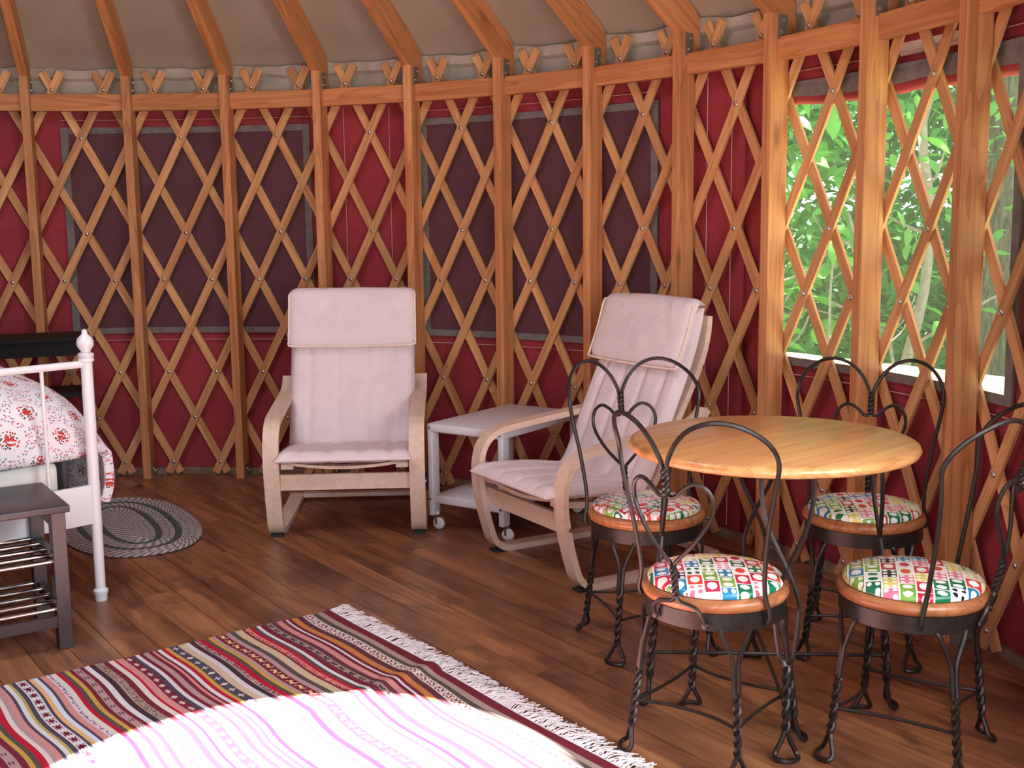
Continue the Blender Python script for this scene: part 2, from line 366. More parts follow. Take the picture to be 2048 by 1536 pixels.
# ------------------------------------------------------------------ floor of separate boards
floor = obj('floor', MB().lathe([(3.30, -0.08), (3.30, -0.024), (0.001, -0.024)], n=72), M['floor_gap']); floor['kind'] = 'structure'
fd = Vector((0.035, -1, 0)).normalized(); fn_ = Vector((-fd.y, fd.x, 0))
PW = 0.1128; row0 = 1.644
for k in range(-44, 20):
    c0 = row0 + k * PW; cm = min(abs(c0), abs(c0 + PW))
    if cm > 3.18: continue
    half = math.sqrt(3.24 ** 2 - cm * cm); s = -half
    cuts = [s]; x = s + random.uniform(0.3, 1.9)
    while x < half - 0.3: cuts.append(x); x += random.uniform(1.1, 2.3)
    cuts.append(half)
    for a, b in zip(cuts[:-1], cuts[1:]):
        L = b - a - 0.002; ctr = fn_ * (c0 + PW / 2) + fd * ((a + b) / 2)
        me = MB().box((0, 0, 0), (L, PW - 0.0022, 0.022)).mesh('floor_board', M['floor'])
        link('floor_board', me, floor, (ctr.x, ctr.y, -0.011 + random.uniform(-0.0004, 0.0)), (0, 0, atan2(fd.y, fd.x)))

# ------------------------------------------------------------------ canvas wall with openings
RC = 3.245
W1 = (pang(0.32), pang(2.75)); W2 = (pang(4.05), pang(6.54)); W3 = (pang(7.75), pang(10.22))
WL = (-1.55, -1.05); WR = (2.33, 2.72); DOOR = (pi - 0.22, pi + 0.17)  # left and right window spans are unseen, added to let light in
wn1 = vnoise(3, 14, 3, 16); wn2 = vnoise(4, 10, 10, 30)
def wall_arc(name, a0, a1, parent=None):
    br = sorted(set([a0, a1] + [e for w in (W3, WL, WR, DOOR) for e in w if a0 < e < a1]))
    A = []
    for p, q in zip(br[:-1], br[1:]):
        n = max(2, int((q - p) / 0.012)); A += [p + (q - p) * i / n for i in range(n)]
    A.append(a1)
    Z = [-0.02] + [0.75 * i / 18 for i in range(1, 18)] + [0.75 + 1.0 * i / 20 for i in range(0, 21)] + [1.79, 1.832, 1.85, 1.895]
    mb = MB(); vs = []; fs = []
    for a in A:
        for z in Z:
            low = max(0.0, min(1, (0.85 - z) / 0.5)); rr = RC + 0.010 * wn1(a * 3.2, z) * (0.4 + low) + 0.004 * wn2(a * 3.2, z) * low
            vs.append(pol(rr, a, z))
    nz = len(Z)
    for i in range(len(A) - 1):
        am = (A[i] + A[i + 1]) / 2
        for j in range(nz - 1):
            zm = (Z[j] + Z[j + 1]) / 2
            if any(w[0] < am < w[1] and 0.75 < zm < 1.75 for w in (W3, WL, WR)): continue
            if DOOR[0] < am < DOOR[1] and zm < 1.97: continue
            if pang(9.06) < am < pang(9.93) and 1.79 < zm < 1.83: continue      # the canvas has slipped; a pale strip behind closes the gap
            fs.append((i * nz + j, (i + 1) * nz + j, (i + 1) * nz + j + 1, i * nz + j + 1))
    mb.add(vs, fs); o = link(name, mb.mesh(name, M['red_canvas'], True, False), parent); o['kind'] = 'structure'
    o.modifiers.new('thickness', 'SOLIDIFY').thickness = 0.004; return o
wall_back = wall_arc('wall_back', pang(-3.5), pang(7.5)); wall_right = wall_arc('wall_right', pang(7.5), pang(17.5)); wall_left = wall_arc('wall_left', pang(17.5), pang(-3.5) + 2 * pi) if pang(17.5) > pang(-3.5) else None
def arc_strip(a0, a1, z0, z1, r, thick=0.004, n=None):
    n = n or max(2, int((a1 - a0) / 0.02)); mb = MB(); vs = []; fs = []
    for i in range(n + 1):
        a = a0 + (a1 - a0) * i / n
        for rr, z in ((r, z0), (r, z1), (r + thick, z1), (r + thick, z0)): vs.append(pol(rr, a, z))
    for i in range(n):
        for k in range(4): fs.append((i * 4 + k, i * 4 + (k + 1) % 4, i * 4 + 4 + (k + 1) % 4, i * 4 + 4 + k))
    fs += [(0, 1, 2, 3), tuple(n * 4 + k for k in (3, 2, 1, 0))]
    return mb.add(vs, fs)
def window(name, w, is_open):
    o = empty_struct(name); da = 0.026 / RC; r = RC - 0.016
    if is_open:
        obj('pane', arc_strip(w[0], w[1], 0.74, 1.76, RC + 0.046, 0.001), M['pane'], o)
    else:
        obj('storm_flap', arc_strip(w[0], w[1], 0.752, 1.75, r + 0.004, 0.006), M['screen'], o, True)
    for a0, a1, z0, z1 in ((w[0] - da, w[1] + da, 0.735, 0.765), (w[0] - da, w[0] + da * 0.4, 0.765, 1.75), (w[1] - da * 0.4, w[1] + da, 0.765, 1.75), (w[0] - da, w[1] + da, 1.735, 1.765)):
        obj('binding_tape', arc_strip(a0, a1, z0, z1, r, 0.008), M['tape'], o, True)
    for z in (0.70, 1.80): obj('stitch_line', arc_strip(w[0] - da, w[1] + da, z, z + 0.0022, r + 0.002, 0.004), M['thread'], o)
    return o
window('window_1', W1, False); window('window_2', W2, False); w3 = window('window_3', W3, True)
# rolled-up flap under the header of the open window
n = 60; wv = vnoise(9, 6, 2, 9, 1); pr = []; pg = []
for i in range(n + 1):
    a = W3[0] + (W3[1] - W3[0]) * i / n; sag = 0.010 * wv(a * 12) - 0.012 * (i / n)
    pr.append(pol(RC + 0.016, a, 1.708 + sag)); pg.append((a, 1.722 + sag))
obj('rolled_flap', MB().tube(pr, [0.026 + 0.003 * wv(i * 0.7) for i in range(n + 1)], 10), M['red_canvas'], w3, True)
mb = MB(); vs = []; fs = []
for a, z in pg:
    vs += [pol(RC - 0.012, a, z - 0.012), pol(RC - 0.017, a, z + 0.004), pol(RC - 0.017, a, z + 0.034), pol(RC - 0.008, a, z + 0.042)]
for i in range(n):
    for k in range(3): fs.append((i * 4 + k, i * 4 + 4 + k, i * 4 + 5 + k, i * 4 + 1 + k))
obj('flap_binding', mb.add(vs, fs), M['tape'], w3, True)
for idx in (3.17, 3.66, 7.12, 7.38):
    obj('seam_line', arc_strip(pang(idx), pang(idx) + 0.0006, 0.05, 1.83, RC - 0.016, 0.003, 1), M['thread'], wall_back)

obj('pale_strip', arc_strip(pang(8.8), pang(10.1), 1.765, 1.865, RC + 0.05, 0.003), M['mattress'], wall_right)  # pale strip added behind the slipped canvas to keep the gap whitish
# base rail behind the lattice
base = empty_struct('baseboard_back')
for i in range(-4, 15): obj('base_rail', arc_strip(pang(i) + 0.002, pang(i + 1) - 0.002, -0.02, 0.034, R + 0.026, 0.014, 4), M['grey_board'], base)

# ------------------------------------------------------------------ lattice: every slat and bolt
lattice = empty_struct('wall_lattice')
HR = (ZT - ZB) / 8
def slat_mesh(sign, layer):
    """local: slat that crosses column 0 at the middle row; x along the slat; bends with the wall"""
    n = 10; z0, z1 = 0.012, ZT + 0.088; vs = []; fs = []; w = 0.0195; th = 0.0105; r0 = R + layer * 0.012
    zm = (ZT + ZB) / 2; k = sign * (D2 / 2) / HR          # angle per metre of height
    tl = math.hypot(R * k, 1.0); 
    for i in range(n + 1):
        z = z0 + (z1 - z0) * i / n; a = (z - zm) * k
        for rr, s in ((r0, -1), (r0, 1), (r0 + th, 1), (r0 + th, -1)):
            zz = z + s * w * (-R * k) / tl; aa = a + s * w * (1 / tl) / R
            vs.append(pol(rr, aa, zz))
    for i in range(n):
        for q in range(4): fs.append((i * 4 + q, i * 4 + (q + 1) % 4, i * 4 + 4 + (q + 1) % 4, i * 4 + 4 + q))
    fs += [(0, 1, 2, 3), tuple(n * 4 + q for q in (3, 2, 1, 0))]
    # put the mesh in a frame whose x runs along the slat at its middle
    c = pol(R, 0, zm); d = Vector((k * R, 0, 1)).normalized(); y = Vector((0, 1, 0)); zax = d.cross(y)
    Mx = Matrix(((d.x, y.x, zax.x, c.x), (d.y, y.y, zax.y, c.y), (d.z, y.z, zax.z, c.z), (0, 0, 0, 1)))
    inv = Mx.inverted(); return MB().add([inv @ v for v in vs], fs).mesh('slat', M['slat']), Mx
for sign, layer in ((1, 0), (-1, 1)):
    me, Mx = slat_mesh(sign, layer)
    for i in range(-7, 29):
        o = link('slat', me, lattice); o.matrix_local = Matrix.Rotation(-lang(i), 4, 'Z') @ Mx
bolt_me = MB().lathe([(0.0100, 0.0), (0.0096, 0.003), (0.0075, 0.0055), (0.004, 0.0068), (0.0, 0.0072)], n=10).mesh('bolt', M['bolt'], True)
for i in range(-4, 26):
    for row in range(9):
        half = row % 2
        if row in (4 + 2 - 4, ) : pass
        if row == 2: continue
        if half and (i % 2 == (0 if row != 7 else 1)) and row != 0: pass
        if half and row in (1, 3, 5, 7) and i % 2 != (1 if row in (1, 3, 7) else 0): continue
        if row == 5: continue
        a = lang(i + (0.5 if half else 0)); z = ZT - row * HR
        o = link('bolt', bolt_me, lattice); o.matrix_local = frame(Vector((cos(a), -sin(a), 0)), Vector((0, 0, 1)), pol(R - 0.0005, a, z))

# ------------------------------------------------------------------ posts, header, brackets, rafters
wall_frame = empty_struct('wall_frame')
HZ0, HZ1 = 1.838, 1.918
def radial(a, loc_r, z=0.0):    # local x = outward, y = sideways, z = up
    return frame(Vector((sin(a), cos(a), 0)), Vector((-cos(a), sin(a), 0)), pol(loc_r, a, z))
post_me = MB().box((0.0425, 0, HZ1 / 2), (0.085, 0.0404, HZ1), bev=0.002).box((0.0225, 0, (HZ1 + ZP) / 2), (0.045, 0.0404, ZP - HZ1 + 0.004)).mesh('post', M['fir_z'])
plate_me = MB().box((0.049, -0.0225, 1.953), (0.044, 0.003, 0.085)).mesh('side_plate', M['steel'])
plate_bolt = MB().lathe([(0.007, 0), (0.006, 0.004), (0.0, 0.005)], n=8).mesh('bolt', M['bolt'], True)
brk_me = MB().box((0.055, -0.023, 0.035), (0.055, 0.003, 0.07)).box((0.055, -0.043, 0.0025), (0.055, 0.04, 0.003)).mesh('foot_bracket', M['steel'])
dev_px = {-1: 0.0, 0: 0.0}
post_fix = {0: -0.0003, 1: -0.0012, 3: -0.0008, 6: 0.0006, 7: 0.0008, 8: -0.0008, 9: 0.001, 10: 0.0012}
for i in range(-4, 15):
    a = pang(i) + post_fix.get(i, 0); o = link('post', post_me, wall_frame); o.matrix_local = radial(a, RP)
    p = link('side_plate', plate_me, wall_frame); p.matrix_local = radial(a, RP)
    b = link('foot_bracket', brk_me, wall_frame); b.matrix_local = radial(a, RP)
    for q, (bx, bz) in enumerate(((0.044, 1.935), (0.058, 1.975))):
        k = link('bolt', plate_bolt, wall_frame); k.matrix_local = radial(a, RP) @ Matrix.Translation((bx, -0.024, bz)) @ Matrix.Rotation(radians(90), 4, 'X')
    for q, (bx, bz) in enumerate(((0.042, 0.045), (0.068, 0.03))):
        k = link('bolt', plate_bolt, wall_frame); k.matrix_local = radial(a, RP) @ Matrix.Translation((bx, -0.0245, bz)) @ Matrix.Rotation(radians(90), 4, 'X')
hl = 2 * (RP + 0.05) * sin(D2) - 0.030
header_me = MB().box((0, 0, 0), (hl, 0.036, HZ1 - HZ0), bev=0.002).mesh('header_beam', M['fir_x'])
for i in range(-4, 14):
    a = pang(i + 0.5); o = link('header_beam', header_me, wall_frame)
    o.matrix_local = frame(Vector((cos(a), -sin(a), 0)), Vector((sin(a), cos(a), 0)), pol((RP + 0.053) * cos(D2) + 0.006, a, (HZ0 + HZ1) / 2))
ceiling = empty_struct('ceiling')
zs = lambda r: ZP + SLOPE * (RP - r)
def rafter_mesh(L):
    # x along the rafter's run inwards from the post front, z up
    h = 0.150; sl = SLOPE
    poly = [(-0.045, -0.0), (0.0, 0.0), (L, L * sl), (L, L * sl + h), (-0.075, h - 0.075 * sl), (-0.112, h - 0.112 * sl - 0.02), (-0.116, h - 0.17), (-0.116, -0.078), (-0.066, -0.078), (-0.050, -0.03)]
    return poly
rl = RP - RING_R; poly = rafter_mesh(rl); lenr = math.hypot(1, SLOPE)
ca, sa = 1 / lenr, SLOPE / lenr
# store in a frame aligned with the slope so that the grain runs along it
def tol(a, b, y): return Vector((a * ca + b * sa, y, -a * sa + b * ca))
rafter_me = MB().prism(poly, -0.0202, 0.0202, tol).mesh('rafter', M['fir_x'])
aim = {0: 5.1, 1: 5.2, 2: 3.9, 3: 1.9, 4: 0.4, 5: -0.6, 6: 0.8, 7: 1.2}
for i in range(41):
    ii = i if i < 25 else i - 41
    a = pang(ii) + post_fix.get(ii, 0); dv = radians(aim.get(ii, 3.0 if ii == -1 else 0.0) * 0.8); ci = Vector((-sin(a), -cos(a), 0)); tt = Vector((cos(a), -sin(a), 0))
    dirr = (ci * cos(dv) + tt * sin(dv)); x = Vector((dirr.x * ca, dirr.y * ca, sa)); z = Vector((-dirr.x * sa, -dirr.y * sa, ca)); y = z.cross(x)
    o = link('rafter', rafter_me, ceiling); o.matrix_local = frame(x, y, pol(RP, a, ZP))
# compression ring
obj('centre_ring', MB().lathe([(RING_R + 0.05, RING_Z - 0.1), (RING_R + 0.05, RING_Z + 0.1), (RING_R - 0.03, RING_Z + 0.1), (RING_R - 0.03, RING_Z - 0.1), (RING_R + 0.05, RING_Z - 0.1)], n=64), M['fir_x'], ceiling, True)
# roof canvas on top of the rafters, sagging a little between them
nA = 41 * 8; rs = [3.252, 3.31, 3.29, 3.24, 3.15, 3.0, 2.8, 2.5, 2.1, 1.6, 1.1, RING_R]; vs = []; fs = []; rn = vnoise(21, 10, 2, 9)
for ri, r in enumerate(rs):
    for k in range(nA):
        a = pang(k / 8); u = (k % 8) / 8; sag = 0.020 * sin(pi * u) ** 2
        z = (1.893, 1.945)[ri] if ri < 2 else zs(r) + 0.155 - (sag if r < 3.2 else 0) + 0.006 * rn(r * cos(a), r * sin(a)) - (0.03 if r > 3.28 else 0)
        vs.append(pol(r, a, z))
for j in range(len(rs) - 1):
    for k in range(nA): fs.append((j * nA + k, j * nA + (k + 1) % nA, (j + 1) * nA + (k + 1) % nA, (j + 1) * nA + k))
o = link('roof_canvas', MB().add(vs, fs).mesh('roof_canvas', M['roof_canvas'], True, False), ceiling); o.modifiers.new('thickness', 'SOLIDIFY').thickness = 0.004
# valence hanging behind the header, one bay at a time, with a slack upper fold
for i in range(-4, 14):
    vz = vnoise(100 + i, 5, 2, 7, 1); mb = MB(); vs = []; fs = []; n = 24
    for k in range(n + 1):
        u = k / n; a = pang(i + u); top = 2.058 - 0.014 * sin(pi * u) + 0.008 * vz(u * 3); fold = 1.995 + 0.008 * vz(u * 2 + 5)
        w = 0.006 * vz(u * 6 + 2)
        for r, z in ((R + 0.050, top - 0.004), (R + 0.034, top), (R + 0.030 + w, top - 0.025), (R + 0.030 + w, fold + 0.010), (R + 0.052, fold - 0.004), (R + 0.046 + w * 0.5, 1.95), (R + 0.040, 1.885)): vs.append(pol(r, a, z))
    for k in range(n):
        for q in range(6): fs.append((k * 7 + q, k * 7 + 7 + q, k * 7 + 8 + q, k * 7 + 1 + q))
    obj('valence', mb.add(vs, fs), M['valence'], ceiling, True)

# ------------------------------------------------------------------ armchairs
def wavy_pad(path, half_w, thick, seams, nx=49, ends=0.35, seed=1, crown=0.0, wr=0.002, rc=0.0):
    """quilted pad along a path in (y,z); returns MB"""
    P = [Vector((0, p[0], p[1])) for p in path]; m = len(P); nz1 = vnoise(seed, 10, 6, 30); nz2 = vnoise(seed + 50, 6, 3, 10)
    S = [0.0]
    for i in range(1, m): S.append(S[-1] + (P[i] - P[i - 1]).length)
    tot = S[-1]; top = []; bot = []
    for i in range(m):
        t = (P[min(i + 1, m - 1)] - P[max(i - 1, 0)]).normalized(); nn = Vector((1, 0, 0)).cross(t).normalized()
        e = min(S[i], tot - S[i]); ef = min(1.0, (e / 0.035)) ** 0.5 if e < 0.035 else 1.0
        rt = []; rb = []
        for j in range(nx):
            u = -1 + 2 * j / (nx - 1); x = u * (half_w - (rc - math.sqrt(max(0.0, rc * rc - (rc - S[i]) ** 2)) if S[i] < rc else 0.0))
            ed = min(1.0, ((1 - abs(u)) * half_w / 0.03)) ** 0.5 if (1 - abs(u)) * half_w < 0.03 else 1.0
            sm = 1.0
            for s in seams: sm = min(sm, 0.58 + 0.42 * min(1.0, abs(u - s) / 0.075) ** 0.6)
            h = thick * ed * ef * sm * (1 + crown * (1 - u * u))
            w = wr * float(nz1(x * 3, S[i] * 3)) + wr * 1.5 * float(nz2(x * 2, S[i] * 4))
            rt.append(P[i] + Vector((x, 0, 0)) + nn * (h * 0.62 + w * ed * ef)); rb.append(P[i] + Vector((x, 0, 0)) - nn * (h * 0.38))
        top.append(rt); bot.append(rb)
    vs = [p for r in top for p in r] + [p for r in bot for p in r]; o = m * nx; fs = []
    for i in range(m - 1):
        for j in range(nx - 1):
            a = i * nx + j; fs.append((a, a + 1, a + nx + 1, a + nx)); fs.append((o + a, o + a + nx, o + a + nx + 1, o + a + 1))
        a = i * nx; fs.append((a, a + nx, o + a + nx, o + a)); b = a + nx - 1; fs.append((b, o + b, o + b + nx, b + nx))
    for j in range(nx - 1):
        fs.append((j, o + j, o + j + 1, j + 1)); a = (m - 1) * nx + j; fs.append((a, a + 1, o + a + 1, o + a))
    return MB().add(vs, fs), P
def yz(pts, k=6): return [(p.y, p.z) for p in catmull([(0, a, b) for a, b in pts], k)]
def make_armchair(seed, label, loc, lat, group):
    t = thing('armchair', label, 'armchair', loc, atan2(lat[1], lat[0]), group)
    loop = [(0.66, 0.020), (0.45, 0.012), (0.12, 0.011), (0.055, 0.014), (0.012, 0.040), (-0.010, 0.085), (-0.040, 0.20), (-0.056, 0.31), (-0.050, 0.385), (-0.030, 0.435), (0.010, 0.470), (0.07, 0.487), (0.25, 0.508), (0.40, 0.524), (0.48, 0.535), (0.535, 0.560), (0.565, 0.592)]
    for s in (-1, 1):
        p = [(0, y, z) for y, z in yz(loop, 5)]
        sf = obj('side_frame', MB().band(p, 0.063, 0.023, off=s * 0.2935), M['birch'], t)
        obj('foot_pad', MB().box((s * 0.2935, 0.030, 0.004), (0.05, 0.055, 0.012), bev=0.003), M['rubber'], sf)
        for yy, zz in ((-0.0405, 0.232),):
            obj('bolt', MB().lathe([(0.008, 0), (0.007, 0.004), (0, 0.005)], (s * 0.325, yy, zz), 10, Matrix.Rotation(radians(90 * s), 3, 'Y')), M['bolt'], sf, True)
        rail = [(-0.045, 0.305), (0.08, 0.290), (0.22, 0.262), (0.31, 0.268), (0.375, 0.33), (0.43, 0.44), (0.48, 0.55), (0.545, 0.67), (0.595, 0.775), (0.618, 0.86), (0.625, 0.925)]
        obj('seat_rail', MB().band([(0, y, z) for y, z in yz(rail, 5)], 0.05, 0.022, off=s * 0.232), M['birch'], t)
    obj('front_crossbar', MB().box((0, -0.022, 0.236), (0.526, 0.02, 0.066), bev=0.002), M['birch'], t)
    obj('floor_crossbar', MB().box((0, 0.655, 0.024), (0.526, 0.045, 0.02), bev=0.002), M['birch'], t)
    fs_ = [(x, -0.028 - 0.008 * (1 - (x / 0.25) ** 2), 0.317 - 0.017 * (1 - (x / 0.21) ** 2)) for x in [-0.21 + 0.42 * i / 12 for i in range(13)]]
    obj('front_slat', MB().band(fs_, 0.05, 0.012, ax=Vector((0, 1, 0))), M['birch'], t)
    for yy, zz, ang in ((0.50, 0.58, 62), (0.572, 0.74, 66), (0.615, 0.86, 78)):
        obj('back_slat', MB().box((0, yy, zz), (0.44, 0.014, 0.05), Matrix.Rotation(radians(ang - 90), 3, 'X')), M['birch'], t)
    pth = yz([(-0.105, 0.338), (-0.06, 0.341), (0.02, 0.338), (0.12, 0.330), (0.22, 0.316), (0.29, 0.308), (0.33, 0.335), (0.372, 0.41), (0.42, 0.52), (0.465, 0.62), (0.51, 0.72), (0.545, 0.81), (0.568, 0.89), (0.580, 0.945), (0.583, 0.958)], 5)
    mb, P = wavy_pad(pth, 0.275, 0.052, (-0.68, -0.23, 0.23, 0.66), seed=seed)
    cu = obj('seat_cushion', mb, M['cushion'], t, True)
    cu.modifiers.new('soften', 'SUBSURF').levels = 1; cu.modifiers['soften'].render_levels = 1
    hp = yz([(0.460, 0.738), (0.478, 0.78), (0.502, 0.84), (0.522, 0.90), (0.537, 0.948), (0.556, 0.972), (0.583, 0.968)], 6)
    mb, P = wavy_pad(hp, 0.282, 0.034, (), seed=seed + 3, crown=0.3, wr=0.003, rc=0.035)
    hr = obj('headrest_flap', mb, M['cushion'], cu, True)
    # piping round the flap
    c = [Vector((0, y, z)) for y, z in hp[:-9]]; nn = Vector((0, -0.012, 0.004)); x = 0.279; rad = 0.03
    loopp = []
    for p in c[2:-2]: loopp.append(p + Vector((-x, 0, 0)))
    loopp += [c[-1] + Vector((-x + 0.03, 0, 0.004)), c[-1] + Vector((0, 0, 0.004)), c[-1] + Vector((x - 0.03, 0, 0.004))]
    for p in reversed(c[2:-2]): loopp.append(p + Vector((x, 0, 0)))
    loopp += [c[0] + Vector((x - 0.03, 0, 0)), c[0] + Vector((0, 0, -0.003)), c[0] + Vector((-x + 0.03, 0, 0))]
    obj('piping', MB().tube(catmull([p + nn for p in loopp], 3, True), 0.0045, 6, True), M['piping'], cu, True)
    return t
make_armchair(11, 'cream cushioned bentwood armchair facing the camera, left of the white trolley', (1.9845, 1.064, 0), (0.859, -0.512), 'bentwood armchairs')
make_armchair(23, 'cream cushioned bentwood armchair turned sideways behind the round table', (2.327, 0.228, 0), (-0.0511, -0.9987), 'bentwood armchairs')

# ------------------------------------------------------------------ white trolley
def make_trolley():
    e1 = Vector((0.376, -0.927, 0)).normalized(); e2 = Vector((0.927, 0.376, 0)); L = Vector((2.305, 0.955, 0)); A, B = 0.385, 0.60
    t = thing('trolley', 'white metal trolley on casters between the two armchairs', 'trolley', L + e1 * A / 2 + e2 * B / 2, atan2(e1.y, e1.x))
    obj('top_tray', MB().box((0, 0, 0.435), (A, B, 0.036), bev=0.008), M['white_metal'], t, True)
    obj('lower_shelf', MB().box((0, 0, 0.132), (A - 0.03, B - 0.02, 0.036), bev=0.006), M['white_metal'], t, True)
    for sx in (-1, 1):
        for sy in (-1, 1):
            lg = obj('leg', MB().box((sx * (A / 2 - 0.014), sy * (B / 2 - 0.026), 0.245), (0.026, 0.05, 0.37), bev=0.006), M['white_metal'], t, True)
            for zz in (0.435, 0.132): obj('screw', MB().lathe([(0.006, 0), (0.005, 0.003), (0, 0.0035)], (sx * (A / 2 - 0.014), sy * (B / 2 + 0.001), zz), 8, Matrix.Rotation(radians(-90 * sy), 3, 'X')), M['steel'], lg)
            cx, cy = sx * (A / 2 - 0.016) + 0.005, sy * (B / 2 - 0.03)
            cs = obj('caster', MB().lathe([(0.006, -0.010), (0.021, -0.010), (0.0255, -0.006), (0.0255, 0.006), (0.021, 0.010), (0.006, 0.010)], (cx + 0.012, cy, 0.0255), 20, Matrix.Rotation(radians(90), 3, 'X') @ Matrix.Rotation(radians(12), 3, 'Y')), M['caster'], t, True)
            obj('caster_fork', MB().box((cx + 0.006, cy - 0.013, 0.040), (0.010, 0.003, 0.034)).box((cx + 0.006, cy + 0.013, 0.040), (0.010, 0.003, 0.034)).box((cx + 0.004, cy, 0.056), (0.018, 0.029, 0.004)).lathe([(0.006, 0.056), (0.006, 0.066)], (cx, cy, 0), 8), M['steel'], cs)
            obj('caster_cap', MB().lathe([(0.012, 0.062), (0.012, 0.074), (0.008, 0.078)], (cx, cy, 0), 12), M['caster'], cs, True)
make_trolley()

# ------------------------------------------------------------------ ice-cream parlour chairs and table
RW = 0.0058
def twist(p0, p1, turns, off=0.0056, ph=0.0, n=None):
    p0, p1 = Vector(p0), Vector(p1); d = (p1 - p0).normalized(); a = d.orthogonal().normalized(); b = d.cross(a); n = n or int(turns * 8) + 1; out = []
    for i in range(n + 1):
        u = i / n; th = 2 * pi * turns * u + ph; out.append(p0.lerp(p1, u) + a * (off * cos(th)) + b * (off * sin(th)))
    return out
def ray_leg(mb, ringr, footr, ang, fork=0.22, ztop=0.352, zjoin=0.285, ztw=0.205, zend=0.062, wire=RW, bowed=False):
    """double-wire leg: fork, straight pair, twisted shank, loop foot"""
    e = Vector((cos(ang), sin(ang), 0)); tg = Vector((-sin(ang), cos(ang), 0))
    rr = lambda z: ringr + (footr - ringr) * max(0, min(1, (ztop - z) / ztop)); pt = lambda s, z: e * rr(z) + tg * s + Vector((0, 0, z))
    tw0, tw1 = pt(0, ztw), pt(0, zend)
    for s in (-1, 1):
        if bowed:
            p = catmull([pt(s * 0.062, ztop), pt(s * 0.060, ztop - 0.06), pt(s * 0.046, ztop - 0.13), pt(s * 0.008, ztop - 0.215), pt(-s * 0.004, ztop - 0.24), pt(-s * 0.026, ztop - 0.30), pt(-s * 0.028, ztop - 0.35), pt(-s * 0.016, ztop - 0.44), pt(-s * 0.006, ztw)], 4)
        else:
            p = catmull([e * (ringr * cos(fork)) + tg * (s * ringr * sin(fork)) + Vector((0, 0, ztop)), pt(s * ringr * sin(fork) * 0.86, ztop - 0.012), pt(s * 0.012, zjoin + 0.008), pt(s * 0.0062, zjoin - 0.02), pt(s * 0.006, ztw)], 4)
        p += twist(tw0, tw1, 3.0, 0.0056, 0 if s > 0 else pi)[1:]
        mb.tube(p, wire, 6)
    lp = [pt(0.0, zend), pt(0.012, 0.042), pt(0.024, 0.018), e * (footr + 0.012) + tg * 0.026 + Vector((0, 0, 0.0075)), e * (footr + 0.022) + Vector((0, 0, 0.0068)), e * (footr + 0.012) - tg * 0.026 + Vector((0, 0, 0.0075)), pt(-0.024, 0.018), pt(-0.012, 0.042)]
    mb.tube(catmull(lp, 4, True), wire, 6, True)
    return mb
